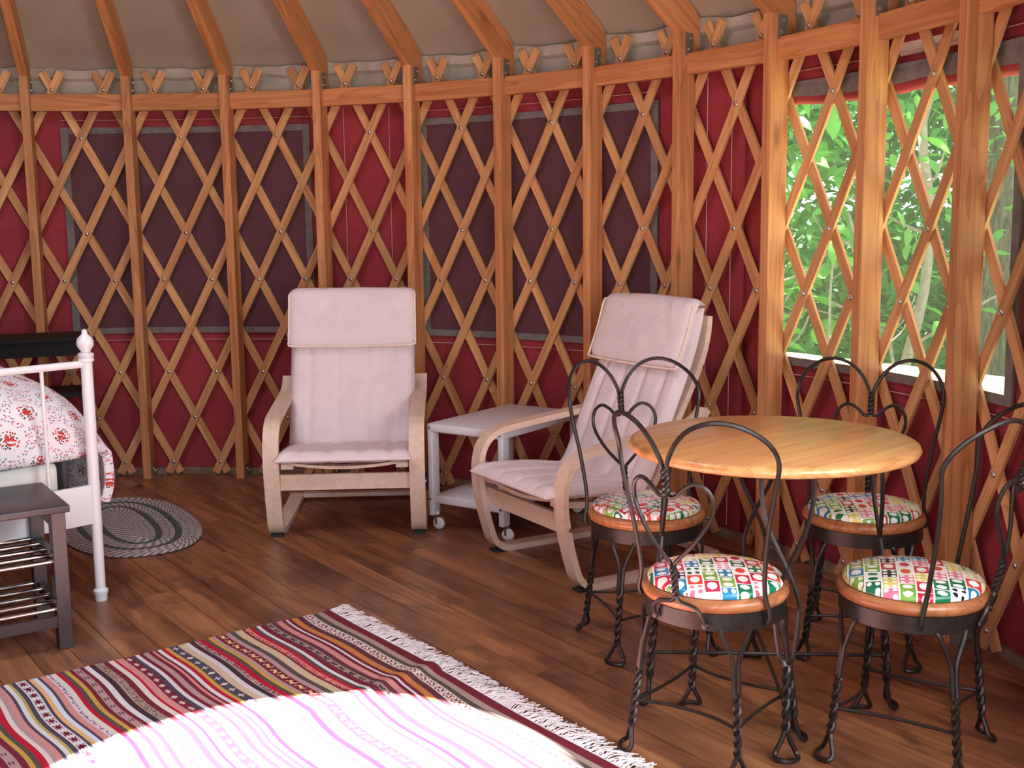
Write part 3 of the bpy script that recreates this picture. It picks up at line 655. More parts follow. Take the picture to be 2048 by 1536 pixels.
def make_parlour_chair():
    t = thing('parlour_chair', 'chair', 'chair', (0, 0, 0), 0, 'heart-backed wire chairs')   # back faces +x
    obj('seat', MB().lathe([(0.001, 0.386), (0.160, 0.386), (0.171, 0.391), (0.176, 0.402), (0.173, 0.413), (0.163, 0.418), (0.001, 0.418)], n=48), M['seat_wood'], t, True)
    obj('seat_band', MB().lathe([(0.166, 0.348), (0.169, 0.348), (0.169, 0.388), (0.166, 0.388), (0.166, 0.348)], n=48), M['iron'], t, True)
    pd = obj('seat_pad', MB().lathe([(0.001, 0.417), (0.154, 0.417), (0.161, 0.421), (0.162, 0.428), (0.157, 0.435), (0.150, 0.4385), (0.146, 0.4375), (0.142, 0.4405), (0.11, 0.446), (0.06, 0.450), (0.001, 0.451)], n=48), M['pad'], t, True)
    for q in range(4):
        obj('leg', ray_leg(MB(), 0.166, 0.212, pi / 4 + q * pi / 2), M['iron'], t, True)
        a0, a1 = pi / 4 + q * pi / 2, pi / 4 + (q + 1) * pi / 2; r = 0.198; p0 = Vector((r * cos(a0), r * sin(a0), 0.125)); p1 = Vector((r * cos(a1), r * sin(a1), 0.125)); am = (a0 + a1) / 2
        md = Vector((cos(am), sin(am), 0)); inn = 0.03 if q % 2 else 0.012
        pts = [p0, p0.lerp(p1, 0.25) - md * inn * 0.8, p0.lerp(p1, 0.5) - md * inn, p0.lerp(p1, 0.75) - md * inn * 0.8, p1]
        obj('stretcher', MB().tube(catmull(pts, 4), 0.0042, 6), M['iron'], t, True)
    # heart back: s sideways (y), d outwards (x), z
    def sp(s, z, d=None):
        if d is None:
            rad = 0.172 + 0.075 * max(0.0, (z - 0.39)) ** 0.8 / 0.5; rr = rad * 0.97
            d = math.sqrt(max(rr * rr - s * s, 0.0004)) - (rr - rad)
        return Vector((d, s, z))
    back = MB(); heart = MB(); hooks = MB()
    for s in (-1, 1):
        outer = [Vector((0.060, s * 0.170, 0.364)), Vector((0.062, s * 0.176, 0.385)), sp(s * 0.166, 0.43, 0.068), sp(s * 0.170, 0.50, 0.078), sp(s * 0.183, 0.59, 0.090), sp(s * 0.201, 0.68), sp(s * 0.210, 0.745), sp(s * 0.199, 0.795), sp(s * 0.163, 0.832), sp(s * 0.115, 0.843), sp(s * 0.066, 0.826), sp(s * 0.030, 0.790), sp(s * 0.008, 0.748)]
        back.tube(catmull(outer, 5) + twist(sp(0, 0.738), sp(0, 0.672), 2.5, 0.0055, pi / 2 * s)[1:], RW, 7)
        lobe = [sp(s * 0.004, 0.668), sp(s * 0.020, 0.668), sp(s * 0.043, 0.690), sp(s * 0.068, 0.702), sp(s * 0.094, 0.688), sp(s * 0.104, 0.655), sp(s * 0.094, 0.618), sp(s * 0.060, 0.566), sp(s * 0.020, 0.522), sp(s * 0.006, 0.508)]
        heart.tube(catmull(lobe, 4) + twist(sp(0, 0.504), sp(0, 0.428), 2.6, 0.0052, pi / 2 * s)[1:], 0.0052, 7)
        hooks.tube(catmull([sp(0, 0.425), sp(s * 0.012, 0.412, 0.180), sp(s * 0.045, 0.405, 0.178), sp(s * 0.062, 0.390, 0.174), Vector((0.163, s * 0.068, 0.365))], 4), 0.0052, 7)
        hooks.lathe([(0.009, 0), (0.007, 0.005), (0, 0.006)], (0.163, s * 0.066, 0.362), 8, Matrix.Rotation(radians(90), 3, 'Y'))
    obj('back_loop', back, M['iron'], t, True); hh = obj('heart_insert', heart, M['iron'], t, True); obj('back_hook', hooks, M['iron'], hh, True)
    return t
SPOTS = [((1.885, -1.205), (-0.955, -0.30), 'wire parlour chair with heart back turned to the camera, in front of the table'),
         ((2.205, -0.572), (0.33, 0.94), 'wire parlour chair with heart back standing in front of the sideways armchair'),
         ((2.700, -0.975), (0.81, 0.59), 'wire parlour chair half hidden behind the round oak table'),
         ((2.250, -1.492), (0.41, -0.91), 'wire parlour chair at the right edge, its heart back seen from the side')]
proto = make_parlour_chair()
for i, (p, b, lab) in enumerate(SPOTS):
    o = proto if i == 0 else copy_tree(proto)
    o.location = (p[0], p[1], 0); o.rotation_euler = (0, 0, atan2(b[1], b[0])); o['label'] = lab
    for ch in o.children:
        if ch.name.startswith('seat_pad'): ch.rotation_euler = (0, 0, (0.6, 1.9, 3.4, 5.0)[i])
TC = (2.160, -1.118)
tb = thing('round_table', 'round oak topped table on twisted black wire legs', 'table', (TC[0], TC[1], 0), 0.15)
obj('tabletop', MB().lathe([(0.001, 0.690), (0.348, 0.690), (0.361, 0.695), (0.365, 0.704), (0.361, 0.714), (0.350, 0.719), (0.001, 0.719)], n=72), M['oak_top'], tb, True)
obj('top_ring', MB().lathe([(0.250, 0.673), (0.280, 0.673), (0.280, 0.6895), (0.250, 0.6895), (0.250, 0.673)], n=48), M['iron'], tb)
la = atan2(-0.255, -0.198) - 0.15
for q in range(4): obj('leg', ray_leg(MB(), 0.262, 0.315, la + q * pi / 2, ztop=0.690, ztw=0.235, zend=0.07, wire=0.0062, bowed=True), M['iron'], tb, True)
for q in range(2):
    a = la + q * pi / 2; r = 0.30; z = 0.13 + 0.012 * q
    obj('cross_rod', MB().tube([(r * cos(a), r * sin(a), z), (0, 0, z), (-r * cos(a), -r * sin(a), z)], 0.005, 6), M['iron'], tb, True)

# ------------------------------------------------------------------ bed
bw = Vector((-0.976, -0.219, 0)).normalized(); bl = Vector((-0.219, 0.976, 0)).normalized()
bed = thing('bed_frame', 'white metal bed frame with ball finial posts at the left edge', 'bed', (0.93, 0.814, 0)); bed.rotation_euler = (0, 0, atan2(-bw.y, -bw.x))
# local: x = -across (0 at the right foot post, bed runs to -x), y = along the bed
BW, BLN = 1.42, 1.98
def bed_post(x, y, hh):
    k = hh - 0.93
    prof = [(0.019, 0.0), (0.021, 0.004), (0.021, 0.022), (0.025, 0.028), (0.025, 0.038), (0.017, 0.044), (0.0185, 0.27), (0.0195, 0.5), (0.0195, 0.822 + k), (0.026, 0.826 + k), (0.026, 0.836 + k), (0.022, 0.839 + k), (0.026, 0.843 + k), (0.026, 0.852 + k), (0.015, 0.857 + k), (0.018, 0.864 + k), (0.027, 0.878 + k), (0.028, 0.890 + k), (0.024, 0.904 + k), (0.013, 0.914 + k), (0.010, 0.918 + k), (0.0095, 0.926 + k), (0.006, 0.932 + k), (0.0, 0.934 + k)]
    return MB().lathe(prof, (x, y, 0), 20)
for x, y, hh in ((0, 0, 0.935), (-BW, 0, 0.935), (0, BLN, 1.2), (-BW, BLN, 1.2)): obj('post', bed_post(x, y, hh), M['white_metal'], bed, True)
for y, z in ((0, 0.822), (BLN, 1.08)): obj('top_rail', MB().tube([(-0.01, y, z), (-BW + 0.01, y, z)], 0.0125, 10), M['white_metal'], bed, True)
obj('foot_panel', MB().box((-BW / 2, 0, 0.342), (BW - 0.03, 0.022, 0.135), bev=0.004), M['white_metal'], bed, True)
obj('head_panel', MB().box((-BW / 2, BLN, 0.36), (BW - 0.03, 0.022, 0.16)), M['white_metal'], bed)
for q in range(7):
    x = -0.155 - q * 0.183
    obj('spindle', MB().tube([(x, 0, 0.40), (x, 0, 0.822)], 0.0068, 8), M['white_metal'], bed, True)
    obj('spindle', MB().tube([(x, BLN, 0.42), (x, BLN, 1.08)], 0.0068, 8), M['white_metal'], bed, True)
for x in (-0.012, -BW + 0.012): obj('side_rail', MB().box((x, BLN / 2, 0.32), (0.02, BLN - 0.03, 0.10)), M['white_metal'], bed)
mt = thing('mattress', 'white mattress with a charcoal sheet inside the white bed frame', 'mattress', (0.93, 0.814, 0)); mt.rotation_euler = bed.rotation_euler
obj('mattress_core', MB().box((-BW / 2 - 0.01, BLN / 2 + 0.03, 0.39), (BW - 0.14, BLN - 0.10, 0.20), bev=0.025), M['mattress'], mt, True)
obj('fitted_sheet', MB().box((-BW / 2 - 0.01, BLN / 2 + 0.04, 0.502), (BW - 0.085, BLN - 0.09, 0.036), bev=0.012).box((-0.040, BLN / 2 + 0.06, 0.42), (0.024, BLN - 0.12, 0.17), bev=0.008), M['sheet'], mt, True)
def make_quilt():
    sec = [(-1.30, 0.78), (-1.0, 0.835), (-0.7, 0.865), (-0.42, 0.86), (-0.2, 0.83), (-0.06, 0.785), (0.02, 0.735), (0.075, 0.65), (0.108, 0.54), (0.122, 0.44), (0.118, 0.37), (0.095, 0.315)]
    S = catmull([(a, b, 0) for a, b in sec], 5); ls = [0.03, 0.034, 0.045, 0.065, 0.10, 0.15, 0.21, 0.28] + [0.36 + 0.09 * i for i in range(16)]
    n1 = vnoise(31, 12, 4, 20); n2 = vnoise(32, 8, 12, 40); m = len(S); top = []; bot = []; uvs = []; acc = [0.0]
    for i in range(1, m): acc.append(acc[-1] + (S[i] - S[i - 1]).length)
    for y in ls:
        g = float(np.interp(y, [0.03, 0.036, 0.05, 0.07, 0.10, 0.15, 0.22, 0.36, 0.65], [0.0, 0.16, 0.34, 0.48, 0.58, 0.68, 0.77, 0.89, 1.0]))
        for i, p in enumerate(S):
            side = max(0.0, min(1.0, (p.x + 0.1) / 0.2)); hang = max(0.0, (p.x - 0.02)); tip = max(0, 1 - y / 0.5)
            w = 0.014 * float(n1(acc[i], y)) + 0.004 * float(n2(acc[i], y))
            yy = y + 0.05 * side * (1 if y < 0.3 else 0) * (1 - y / 0.3)
            zz = (0.50 + (p.y - 0.50) * g if p.y > 0.50 else p.y) + w
            xx = p.x + side * (0.022 * float(n1(y * 2 + 7, p.y))) - 0.10 * side * min(1.0, max(0, y - 0.25) / 0.6) * min(1, hang / 0.1)
            top.append(Vector((xx, yy, zz)))
    nl = len(ls); fs = []; uv = []
    for j in range(nl - 1):
        for i in range(m - 1):
            fs.append((j * m + i, j * m + i + 1, (j + 1) * m + i + 1, (j + 1) * m + i)); uv.append([(acc[i], ls[j] * 1.0), (acc[i + 1], ls[j]), (acc[i + 1], ls[j + 1]), (acc[i], ls[j + 1])])
    # stretch v near the foot so the print does not squash on the hanging end
    vv = [0.0]
    for j in range(1, nl):
        a = top[(j - 1) * m + 20]; b = top[j * m + 20]; vv.append(vv[-1] + (b - a).length)
    uv = []
    for j in range(nl - 1):
        for i in range(m - 1): uv.append([(acc[i], vv[j]), (acc[i + 1], vv[j]), (acc[i + 1], vv[j + 1]), (acc[i], vv[j + 1])])
    o = link('quilt', MB().add(top, fs, uv).mesh('quilt', M['floral'], True, False)); o.location = (0.93, 0.814, 0); o.rotation_euler = bed.rotation_euler
    s = o.modifiers.new('loft', 'SOLIDIFY'); s.thickness = 0.035; s.offset = -1
    sb = o.modifiers.new('soft', 'SUBSURF'); sb.levels = 1; sb.render_levels = 1
    tag(o, 'white floral quilt with small red flowers spread over the bed', 'quilt')
make_quilt()

# ------------------------------------------------------------------ bench with chrome shelf tubes
def make_bench():
    t = thing('shoe_bench', 'dark bench with two shelves of chrome tubes at the foot of the bed', 'bench', (0.757, 0.39, 0))
    LN, DP, H = 0.86, 0.385, 0.4476
    obj('bench_top', MB().box((-LN / 2, DP / 2, H - 0.011), (LN, DP, 0.022), bev=0.003), M['dark_lacquer'], t, True)
    for x in (-0.034, -LN + 0.034):
        for y in (0.030, DP - 0.030): obj('leg', MB().box((x, y, (H - 0.022) / 2), (0.042, 0.042, H - 0.022), bev=0.002), M['dark_lacquer'], t)
        for z in (0.262, 0.112): obj('end_rail', MB().box((x, DP / 2, z), (0.022, DP - 0.102, 0.032)), M['dark_lacquer'], t)
        obj('end_rail', MB().box((x, DP / 2, H - 0.05), (0.022, DP - 0.102, 0.05)), M['dark_lacquer'], t)
    for z in (0.272, 0.122):
        for q in range(5): obj('shelf_tube', MB().tube([(-0.038, 0.035 + q * 0.079, z), (-LN + 0.038, 0.035 + q * 0.079, z)], 0.0075, 10), M['chrome'], t, True)
    obj('front_strip', MB().box((-LN / 2, 0.020, 0.088), (LN - 0.11, 0.014, 0.034)), M['dark_lacquer'], t)  # dark strip across the front, below the lower tubes
make_bench()

# ------------------------------------------------------------------ dark side table behind the bed
def make_side_table():
    t = thing('side_table', 'black side table by the lattice wall behind the bed', 'side table', (1.315, 2.36, 0), radians(-9)); t.rotation_euler = (0, 0, radians(-12))
    W, DP, H = 0.50, 0.33, 0.772
    obj('table_top', MB().box((-W / 2, DP / 2, H - 0.011), (W, DP, 0.022), bev=0.003), M['black_wood'], t)
    for y in (0.03, DP - 0.03): obj('apron', MB().box((-W / 2, y, H - 0.055), (W - 0.09, 0.018, 0.066)), M['black_wood'], t)
    for x in (-0.032, -W + 0.032):
        obj('apron', MB().box((x, DP / 2, H - 0.055), (0.018, DP - 0.09, 0.066)), M['black_wood'], t)
        for y in (0.032, DP - 0.032): obj('leg', MB().box((x, y, (H - 0.022) / 2), (0.034, 0.034, H - 0.022)), M['black_wood'], t)
    obj('lower_shelf', MB().box((-W / 2, DP / 2, 0.50), (W - 0.05, DP - 0.05, 0.02)), M['black_wood'], t)
make_side_table()

# ------------------------------------------------------------------ braided oval rug
rug = thing('braided_rug', 'oval grey braided rug on the floor beside the bed', 'rug', (1.276, 1.765, 0), radians(-4))
def oval(a, b, n=72, e=2.35):
    out = []
    for k in range(n):
        t = 2 * pi * k / n; c, s = cos(t), sin(t); out.append((a * abs(c) ** (2 / e) * (1 if c >= 0 else -1), b * abs(s) ** (2 / e) * (1 if s >= 0 else -1)))
    return out
for q in range(10):
    off = 0.0135 + q * 0.0272; a, b = 0.280 - off, 0.525 - off
    if a < 0.006: break
    obj('braid_row', MB().tube([(x, y, 0.0075) for x, y in oval(a, b)], 0.0142, 8, True, flat=0.5, up=(0, 0, 1)), M['braid_dark'] if q in (3, 6) else M['braid'], rug, True)

obj('braid_row', MB().tube([(0, -0.25, 0.0075), (0, 0, 0.0075), (0, 0.25, 0.0075)], 0.012, 8, flat=0.5, up=(0, 0, 1)), M['braid'], rug, True)
# ------------------------------------------------------------------ striped kilim
def make_kilim():
    px = [0.0101, 0.0312, 0.0515, 0.0673, 0.0986, 0.1203, 0.1388, 0.1511, 0.1603, 0.1737, 0.1907, 0.2087, 0.2297, 0.2475, 0.2594, 0.2712, 0.2859, 0.3005, 0.3092, 0.3324, 0.3496, 0.3639, 0.3951, 0.4092, 0.4204, 0.4316, 0.4483, 0.4632, 0.4786, 0.4978, 0.5168, 0.5437, 0.5544, 0.5678, 0.5784, 0.5874, 0.5979, 0.6074, 0.6231, 0.6361, 0.649, 0.6594, 0.685, 0.7028, 0.7139, 0.728, 0.7431, 0.768, 0.7852, 0.8, 0.8122, 0.834, 0.8461, 0.8581, 0.8677, 0.8819, 0.8938, 0.9079, 0.9244, 0.9314, 0.9453, 0.9569, 0.9638, 0.9936, 1.0027, 1.014, 1.0253, 1.0343, 1.0432]
    C = dict(mar=(124, 44, 58), tau=(176, 150, 142), gry=(92, 82, 78), crm=(228, 214, 206), pur=(104, 58, 70), ora=(206, 130, 76), wht=(224, 218, 224), pnk=(216, 146, 142), red=(190, 34, 58), och=(204, 160, 82), slt=(84, 74, 92), dpu=(74, 52, 62), mau=(186, 150, 152), tan=(210, 184, 156), lil=(220, 208, 214), grn=(190, 172, 96), ora2=(232, 182, 128), blu=(214, 226, 236))
    st = ['mar', 'tau', 'gry', ('crm', 'dots', (120, 40, 46)), 'pur', 'ora', 'mar', 'wht', 'mar', 'pnk', 'pur', ('tau', 'stars', (84, 70, 66)), 'mar', 'wht', 'gry', 'red', ('pnk', 'speck', (190, 60, 70)), 'mar', 'tan', 'gry', 'mau', ('mar', 'zig', (232, 196, 150)), 'mau', 'och', 'gry', 'red', ('mau', 'speck', (120, 60, 70)), 'dpu', 'lil', 'tan', ('slt', 'cross', (226, 218, 214)), 'och', 'red', 'wht', 'mar', 'pnk', 'mar', 'mau', 'mar', 'wht', 'slt', ('mar', 'cross', (214, 190, 190)), 'pnk', 'red', 'crm', 'mar', ('tau', 'speck', (120, 100, 80)), 'dpu', 'wht', 'mar', ('mau', 'bars', (74, 66, 74)), 'mar', 'och', 'gry', 'red', 'crm', ('lil', 'speck', (120, 84, 120)), 'pnk', 'slt', 'blu', 'ora2', 'slt', ('wht', 'stars', (120, 36, 52)), 'slt', 'grn', 'wht', 'slt', 'pnk']
    # the sequence goes on in the same manner out of view
    ext = ['mau', 'crm', 'red', 'gry', 'och', 'mar', ('mau', 'bars', (74, 66, 74)), 'mar', 'wht', 'slt', 'pnk', 'red', 'tan', 'mar', ('slt', 'cross', (226, 218, 214)), 'och', 'red', 'wht', 'gry', 'mau', 'mar', 'crm', 'slt', 'ora2'] * 2
    edge = [0.0] + px[1:]; st = st[:len(edge) - 1]
    for e in ext:
        edge.append(edge[-1] + (0.026 if isinstance(e, tuple) else 0.0135)); st.append(e)
    LX = edge[-1]; LY = 1.55; nx, ny = int(LX / 0.004), int(LY / 0.0052)
    xs = np.linspace(0, LX, nx + 1); ys = np.linspace(0, LY, ny + 1); XX, YY = np.meshgrid(xs, ys, indexing='ij')
    w1 = vnoise(41, 8, 2, 6); ZZ = 0.006 + 0.0035 * (w1(XX * 2.2, YY * 2.2) + 1) * np.clip(np.minimum(XX, 0.3) / 0.3 + 0.2, 0, 1)
    ridge = 0.010 * np.exp(-((YY - 0.62 - 0.16 * XX) / 0.035) ** 2) * np.exp(-((XX - 0.05) / 0.45) ** 2); ZZ = ZZ + ridge
    wob = 0.010 * np.sin(YY * 7.0 + 0.6) * np.exp(-XX * 0.6) + 0.006 * np.sin(YY * 15 + XX * 3)
    V = np.stack([-(XX + wob * np.clip(XX / 0.1, 0.4, 1)), -YY, ZZ], -1).reshape(-1, 3)
    i, j = np.meshgrid(np.arange(nx), np.arange(ny), indexing='ij'); a = (i * (ny + 1) + j).ravel(); Fq = np.stack([a, a + 1, a + ny + 2, a + ny + 1], -1)
    me = bpy.data.meshes.new('striped_kilim'); me.vertices.add(len(V)); me.vertices.foreach_set('co', V.ravel().astype('f')); me.loops.add(Fq.size); me.loops.foreach_set('vertex_index', Fq.ravel().astype('i'))
    me.polygons.add(len(Fq)); me.polygons.foreach_set('loop_start', (np.arange(len(Fq)) * 4).astype('i')); me.update(calc_edges=True)
    xc = (xs[:-1] + xs[1:]) / 2; yc = (ys[:-1] + ys[1:]) / 2; sid = np.clip(np.searchsorted(edge, xc, side='right') - 1, 0, len(st) - 1); colr = np.zeros((nx, ny, 4))
    lin = lambda c: np.array(srgb(*c))
    for k, s in enumerate(st):
        rows = np.where(sid == k)[0]
        if len(rows) == 0: continue
        nm, motif, mc = s if isinstance(s, tuple) else (s, None, None); colr[rows] = lin(C[nm])
        if motif:
            w = edge[k + 1] - edge[k]; T = ((xc[rows] - edge[k]) / w)[:, None]; per = 0.05 if motif != 'bars' else 0.06; U = (yc[None, :] % per) / per - 0.5; Tn = T - 0.5
            if motif == 'cross': mk = ((abs(U) < 0.07) & (abs(Tn) < 0.34)) | ((abs(Tn) < 0.11) & (abs(U) < 0.24))
            elif motif == 'stars': mk = (abs(abs(U) * 1.1 - abs(Tn)) < 0.09) & (abs(Tn) < 0.36) | ((abs(U) < 0.06) & (abs(Tn) < 0.4)) | ((abs(Tn) < 0.08) & (abs(U) < 0.33))
            elif motif == 'bars': mk = ((abs(abs(Tn) - 0.15) < 0.08) & (abs(U) < 0.16))
            elif motif == 'zig': mk = (abs(Tn - 0.25 * np.sign(np.sin(U * 12)) * abs(U) * 2) < 0.16) & (abs(U) < 0.36)
            elif motif == 'dots': mk = (((np.floor(T * 4) + np.floor((U + 0.5) * 5)) % 2) == 0) & (abs(U) < 0.40) & (abs(Tn) < 0.40) & ((np.floor((U + 0.5) * 5) != 2) | (abs(Tn) > 0.1))
            else: mk = (rng.random((len(rows), ny)) < 0.42) & (abs(Tn) < 0.4)
            sub = colr[rows]; sub[mk] = lin(mc); colr[rows] = sub
    at = me.color_attributes.new('weave', 'FLOAT_COLOR', 'CORNER'); at.data.foreach_set('color', np.repeat(colr.reshape(-1, 4), 4, axis=0).ravel().astype('f'))
    me.materials.append(M['kilim']); me.polygons.foreach_set('use_smooth', [True] * len(Fq))
    o = link('striped_kilim', me); o.location = (1.529, 0.235, 0.0); o.rotation_euler = (0, 0, radians(3.2))
    tag(o, 'striped red, ochre and grey wool kilim with white fringe in the sunlight', 'rug')
    mb = MB(); y = 0.0
    while y < LY:
        L = random.uniform(0.055, 0.082); b = random.uniform(-0.02, 0.02) + 0.01 * sin(y * 40); c = random.uniform(-0.012, 0.012); wx = -0.010 * sin(y * 7 + 0.6) * 0.4; z0 = 0.008; c *= 1.6; b *= 1.5
        pts = [Vector((wx * 1.0 - 0.004, -y, z0)), Vector((wx + L * 0.35, -y + b * 0.3 + c, 0.010 + random.uniform(0, 0.004))), Vector((wx + L * 0.7, -y + b * 0.7 - c, 0.006 + random.uniform(0, 0.004))), Vector((wx + L, -y + b, random.uniform(0.002, 0.006)))]
        mb.tube(catmull(pts, 2), 0.0016, 4); y += 0.0036
    f = obj('fringe', mb, M['fringe'], o); f['kind'] = 'stuff'
make_kilim()

# ------------------------------------------------------------------ outside the open window
ground = obj('ground', MB().add([(x, y, -0.55) for x, y in ((-14, -16), (22, -16), (22, 20), (-14, 20))], [(0, 1, 2, 3)]), M['soil']); ground['kind'] = 'structure'
db = thing('deck_bench', 'sunlit wooden deck bench outside the open window', 'bench', (3.92, -0.3, -0.55))
for q in range(3): obj('board', MB().box((0.05 + q * 0.105, 0, 1.165), (0.098, 2.6, 0.028), bev=0.003), M['deck_wood'], db)
obj('front_board', MB().box((0.006, 0, 1.095), (0.024, 2.6, 0.11)), M['deck_wood'], db)
for y in (-1.2, 0, 1.2): obj('leg', MB().box((0.15, y, 0.575), (0.09, 0.09, 1.15)), M['deck_wood'], db)
def leaf_verts(size, wide=0.45):
    L = size; w = size * wide
    return np.array([(0, 0, 0), (-w * 0.5, L * 0.35, 0.06 * L), (0, L * 0.4, -0.01 * L), (w * 0.5, L * 0.35, 0.06 * L), (-w * 0.34, L * 0.72, 0.03 * L), (0, L * 0.74, -0.02 * L), (w * 0.34, L * 0.72, 0.03 * L), (0, L, -0.09 * L)]), [(0, 2, 1), (0, 3, 2), (1, 2, 5, 4), (2, 3, 6, 5), (4, 5, 7), (5, 6, 7)]
leaf_me = []
for k in range(3):
    v, f = leaf_verts(1.0, (0.42, 0.5, 0.58)[k]); leaf_me.append(MB().add([tuple(p) for p in v], f).mesh('leaf', M['leaf'], True, False))
def rand_rot():
    return (random.uniform(-1.3, 0.6), random.uniform(-0.7, 0.7), random.uniform(0, 6.28))
def leaf_cloud(name, centre, spread, count, size, m, parent, seed, shells=None):
    r = np.random.default_rng(seed); v, f = leaf_verts(1.0, 0.48); P = r.normal(size=(count, 3)); P = P / np.linalg.norm(P, axis=1)[:, None] * (r.random((count, 1)) ** 0.45) * np.array(spread) + np.array(centre)
    ez, ex, ey = r.uniform(0, 6.28, count), r.uniform(-1.2, 0.5, count), r.uniform(-0.7, 0.7, count); s = r.uniform(0.6, 1.3, count) * size
    cz, sz, cx, sx, cy, sy = np.cos(ez), np.sin(ez), np.cos(ex), np.sin(ex), np.cos(ey), np.sin(ey)
    Rm = np.empty((count, 3, 3)); Rm[:, 0, 0] = cz * cy - sz * sx * sy; Rm[:, 0, 1] = -sz * cx; Rm[:, 0, 2] = cz * sy + sz * sx * cy
    Rm[:, 1, 0] = sz * cy + cz * sx * sy; Rm[:, 1, 1] = cz * cx; Rm[:, 1, 2] = sz * sy - cz * sx * cy; Rm[:, 2, 0] = -cx * sy; Rm[:, 2, 1] = sx; Rm[:, 2, 2] = cx * cy
    V = np.einsum('nij,kj->nki', Rm, v) * s[:, None, None] + P[:, None, :]; me = bpy.data.meshes.new(name)
    off = np.arange(count) * len(v); faces = []; 
    for q in f: faces.append(np.stack([off + i for i in q], -1))
    tri = [x for x in faces if x.shape[1] == 3]; quad = [x for x in faces if x.shape[1] == 4]
    li = np.concatenate([x.ravel() for x in tri] + [x.ravel() for x in quad]); cnt = np.concatenate([np.full(sum(len(x) for x in tri), 3), np.full(sum(len(x) for x in quad), 4)])
    me.vertices.add(V.shape[0] * V.shape[1]); me.vertices.foreach_set('co', V.ravel().astype('f')); me.loops.add(len(li)); me.loops.foreach_set('vertex_index', li.astype('i'))
    me.polygons.add(len(cnt)); me.polygons.foreach_set('loop_start', np.concatenate([[0], np.cumsum(cnt)[:-1]]).astype('i')); me.update(calc_edges=True); me.materials.append(m)
    o = link(name, me, parent); o['kind'] = 'stuff'; return o
def tree(name, label, cat, base, top, rad, seed, m, leaves=40, crown=None, branches=6, lsize=0.12, cloud=1500, group=None, bark=False):
    random.seed(seed); t = thing(name, label, cat, base, 0, group); b = Vector(base); d = Vector(top) - b
    wob = [Vector((random.uniform(-1, 1), random.uniform(-1, 1), 0)) * 0.03 * d.length * sin(pi * k / 8) * (0.3 if bark else 1) for k in range(9)]
    path = [d * (k / 8) + wob[k] for k in range(9)]; cp = catmull(path, 3)
    obj('trunk', MB().tube(cp, [rad * (1 - 0.45 * k / (len(cp) - 1)) for k in range(len(cp))], 16 if bark else 8), m, t, True)
    tips = []
    for q in range(branches):
        k = random.randint(6, len(cp) - 1); p = cp[k]; a = random.uniform(0, 6.28); L = random.uniform(0.4, 1.1) * (crown or 1.0)
        e = p + Vector((cos(a) * L, sin(a) * L, random.uniform(-0.1, 0.6) * L)); mid = p.lerp(e, 0.5) + Vector((0, 0, random.uniform(-0.1, 0.12)))
        obj('branch', MB().tube(catmull([p, mid, e], 5), [rad * 0.32 * (1 - 0.06 * z) for z in range(11)], 6), m, t, True); tips += [mid, e, p.lerp(mid, 0.6), mid.lerp(e, 0.5)]
    for q in range(leaves if tips else 0):
        p = random.choice(tips) + Vector((random.gauss(0, 0.16), random.gauss(0, 0.16), random.gauss(0, 0.14))); s = random.uniform(0.7, 1.35) * lsize
        o = link('leaf', leaf_me[q % 3], t, p, rand_rot()); o.scale = (s, s, s)
    if cloud: leaf_cloud('foliage', (d * 0.72)[:], (1.15 * (crown or 1), 1.15 * (crown or 1), d.length * 0.36), cloud, lsize * 0.8, M['leaf_far'], t, seed)
    return t
tree('large_tree', 'thick grey barked tree trunk standing behind the deck bench', 'tree', (6.22, 0.98, -0.55), (6.48, 1.18, 4.2), 0.135, 51, M['bark'], 0, None, 0, 0.1, 0, bark=True)
tree('sapling', 'leaning grey sapling seen through the right pane of the open window', 'tree', (5.25, 1.05, -0.55), (5.75, 1.0, 3.2), 0.035, 52, M['twig'], 60, 0.8, 7, 0.13, 700)
near = tree('sapling', 'thin sapling with broad leaves just outside the window, left pane', 'tree', (4.75, 1.55, -0.55), (4.9, 1.6, 2.9), 0.022, 53, M['twig'], 80, 0.8, 8, 0.15, 500)
obj('branch', MB().tube(catmull([Vector((0.10, 0.03, 2.35)), Vector((0.12, -0.2, 2.52)), Vector((0.12, -0.48, 2.43))], 5), 0.006, 5), M['twig'], near, True)
for lx, ly, lz, ls, lr in ((0.12, -0.48, 2.43, 0.20, -39), (0.13, -0.30, 2.52, 0.16, 10), (0.10, -0.14, 2.50, 0.17, -80)):
    o = link('leaf', leaf_me[1], near, (lx, ly, lz), (radians(-86), 0, radians(lr))); o.scale = (ls, ls, ls)
tree('sapling', 'slender pale stemmed sapling low behind the left pane', 'tree', (5.4, 2.3, -0.55), (5.9, 2.9, 3.0), 0.022, 54, M['twig'], 70, 0.9, 8, 0.13, 900)
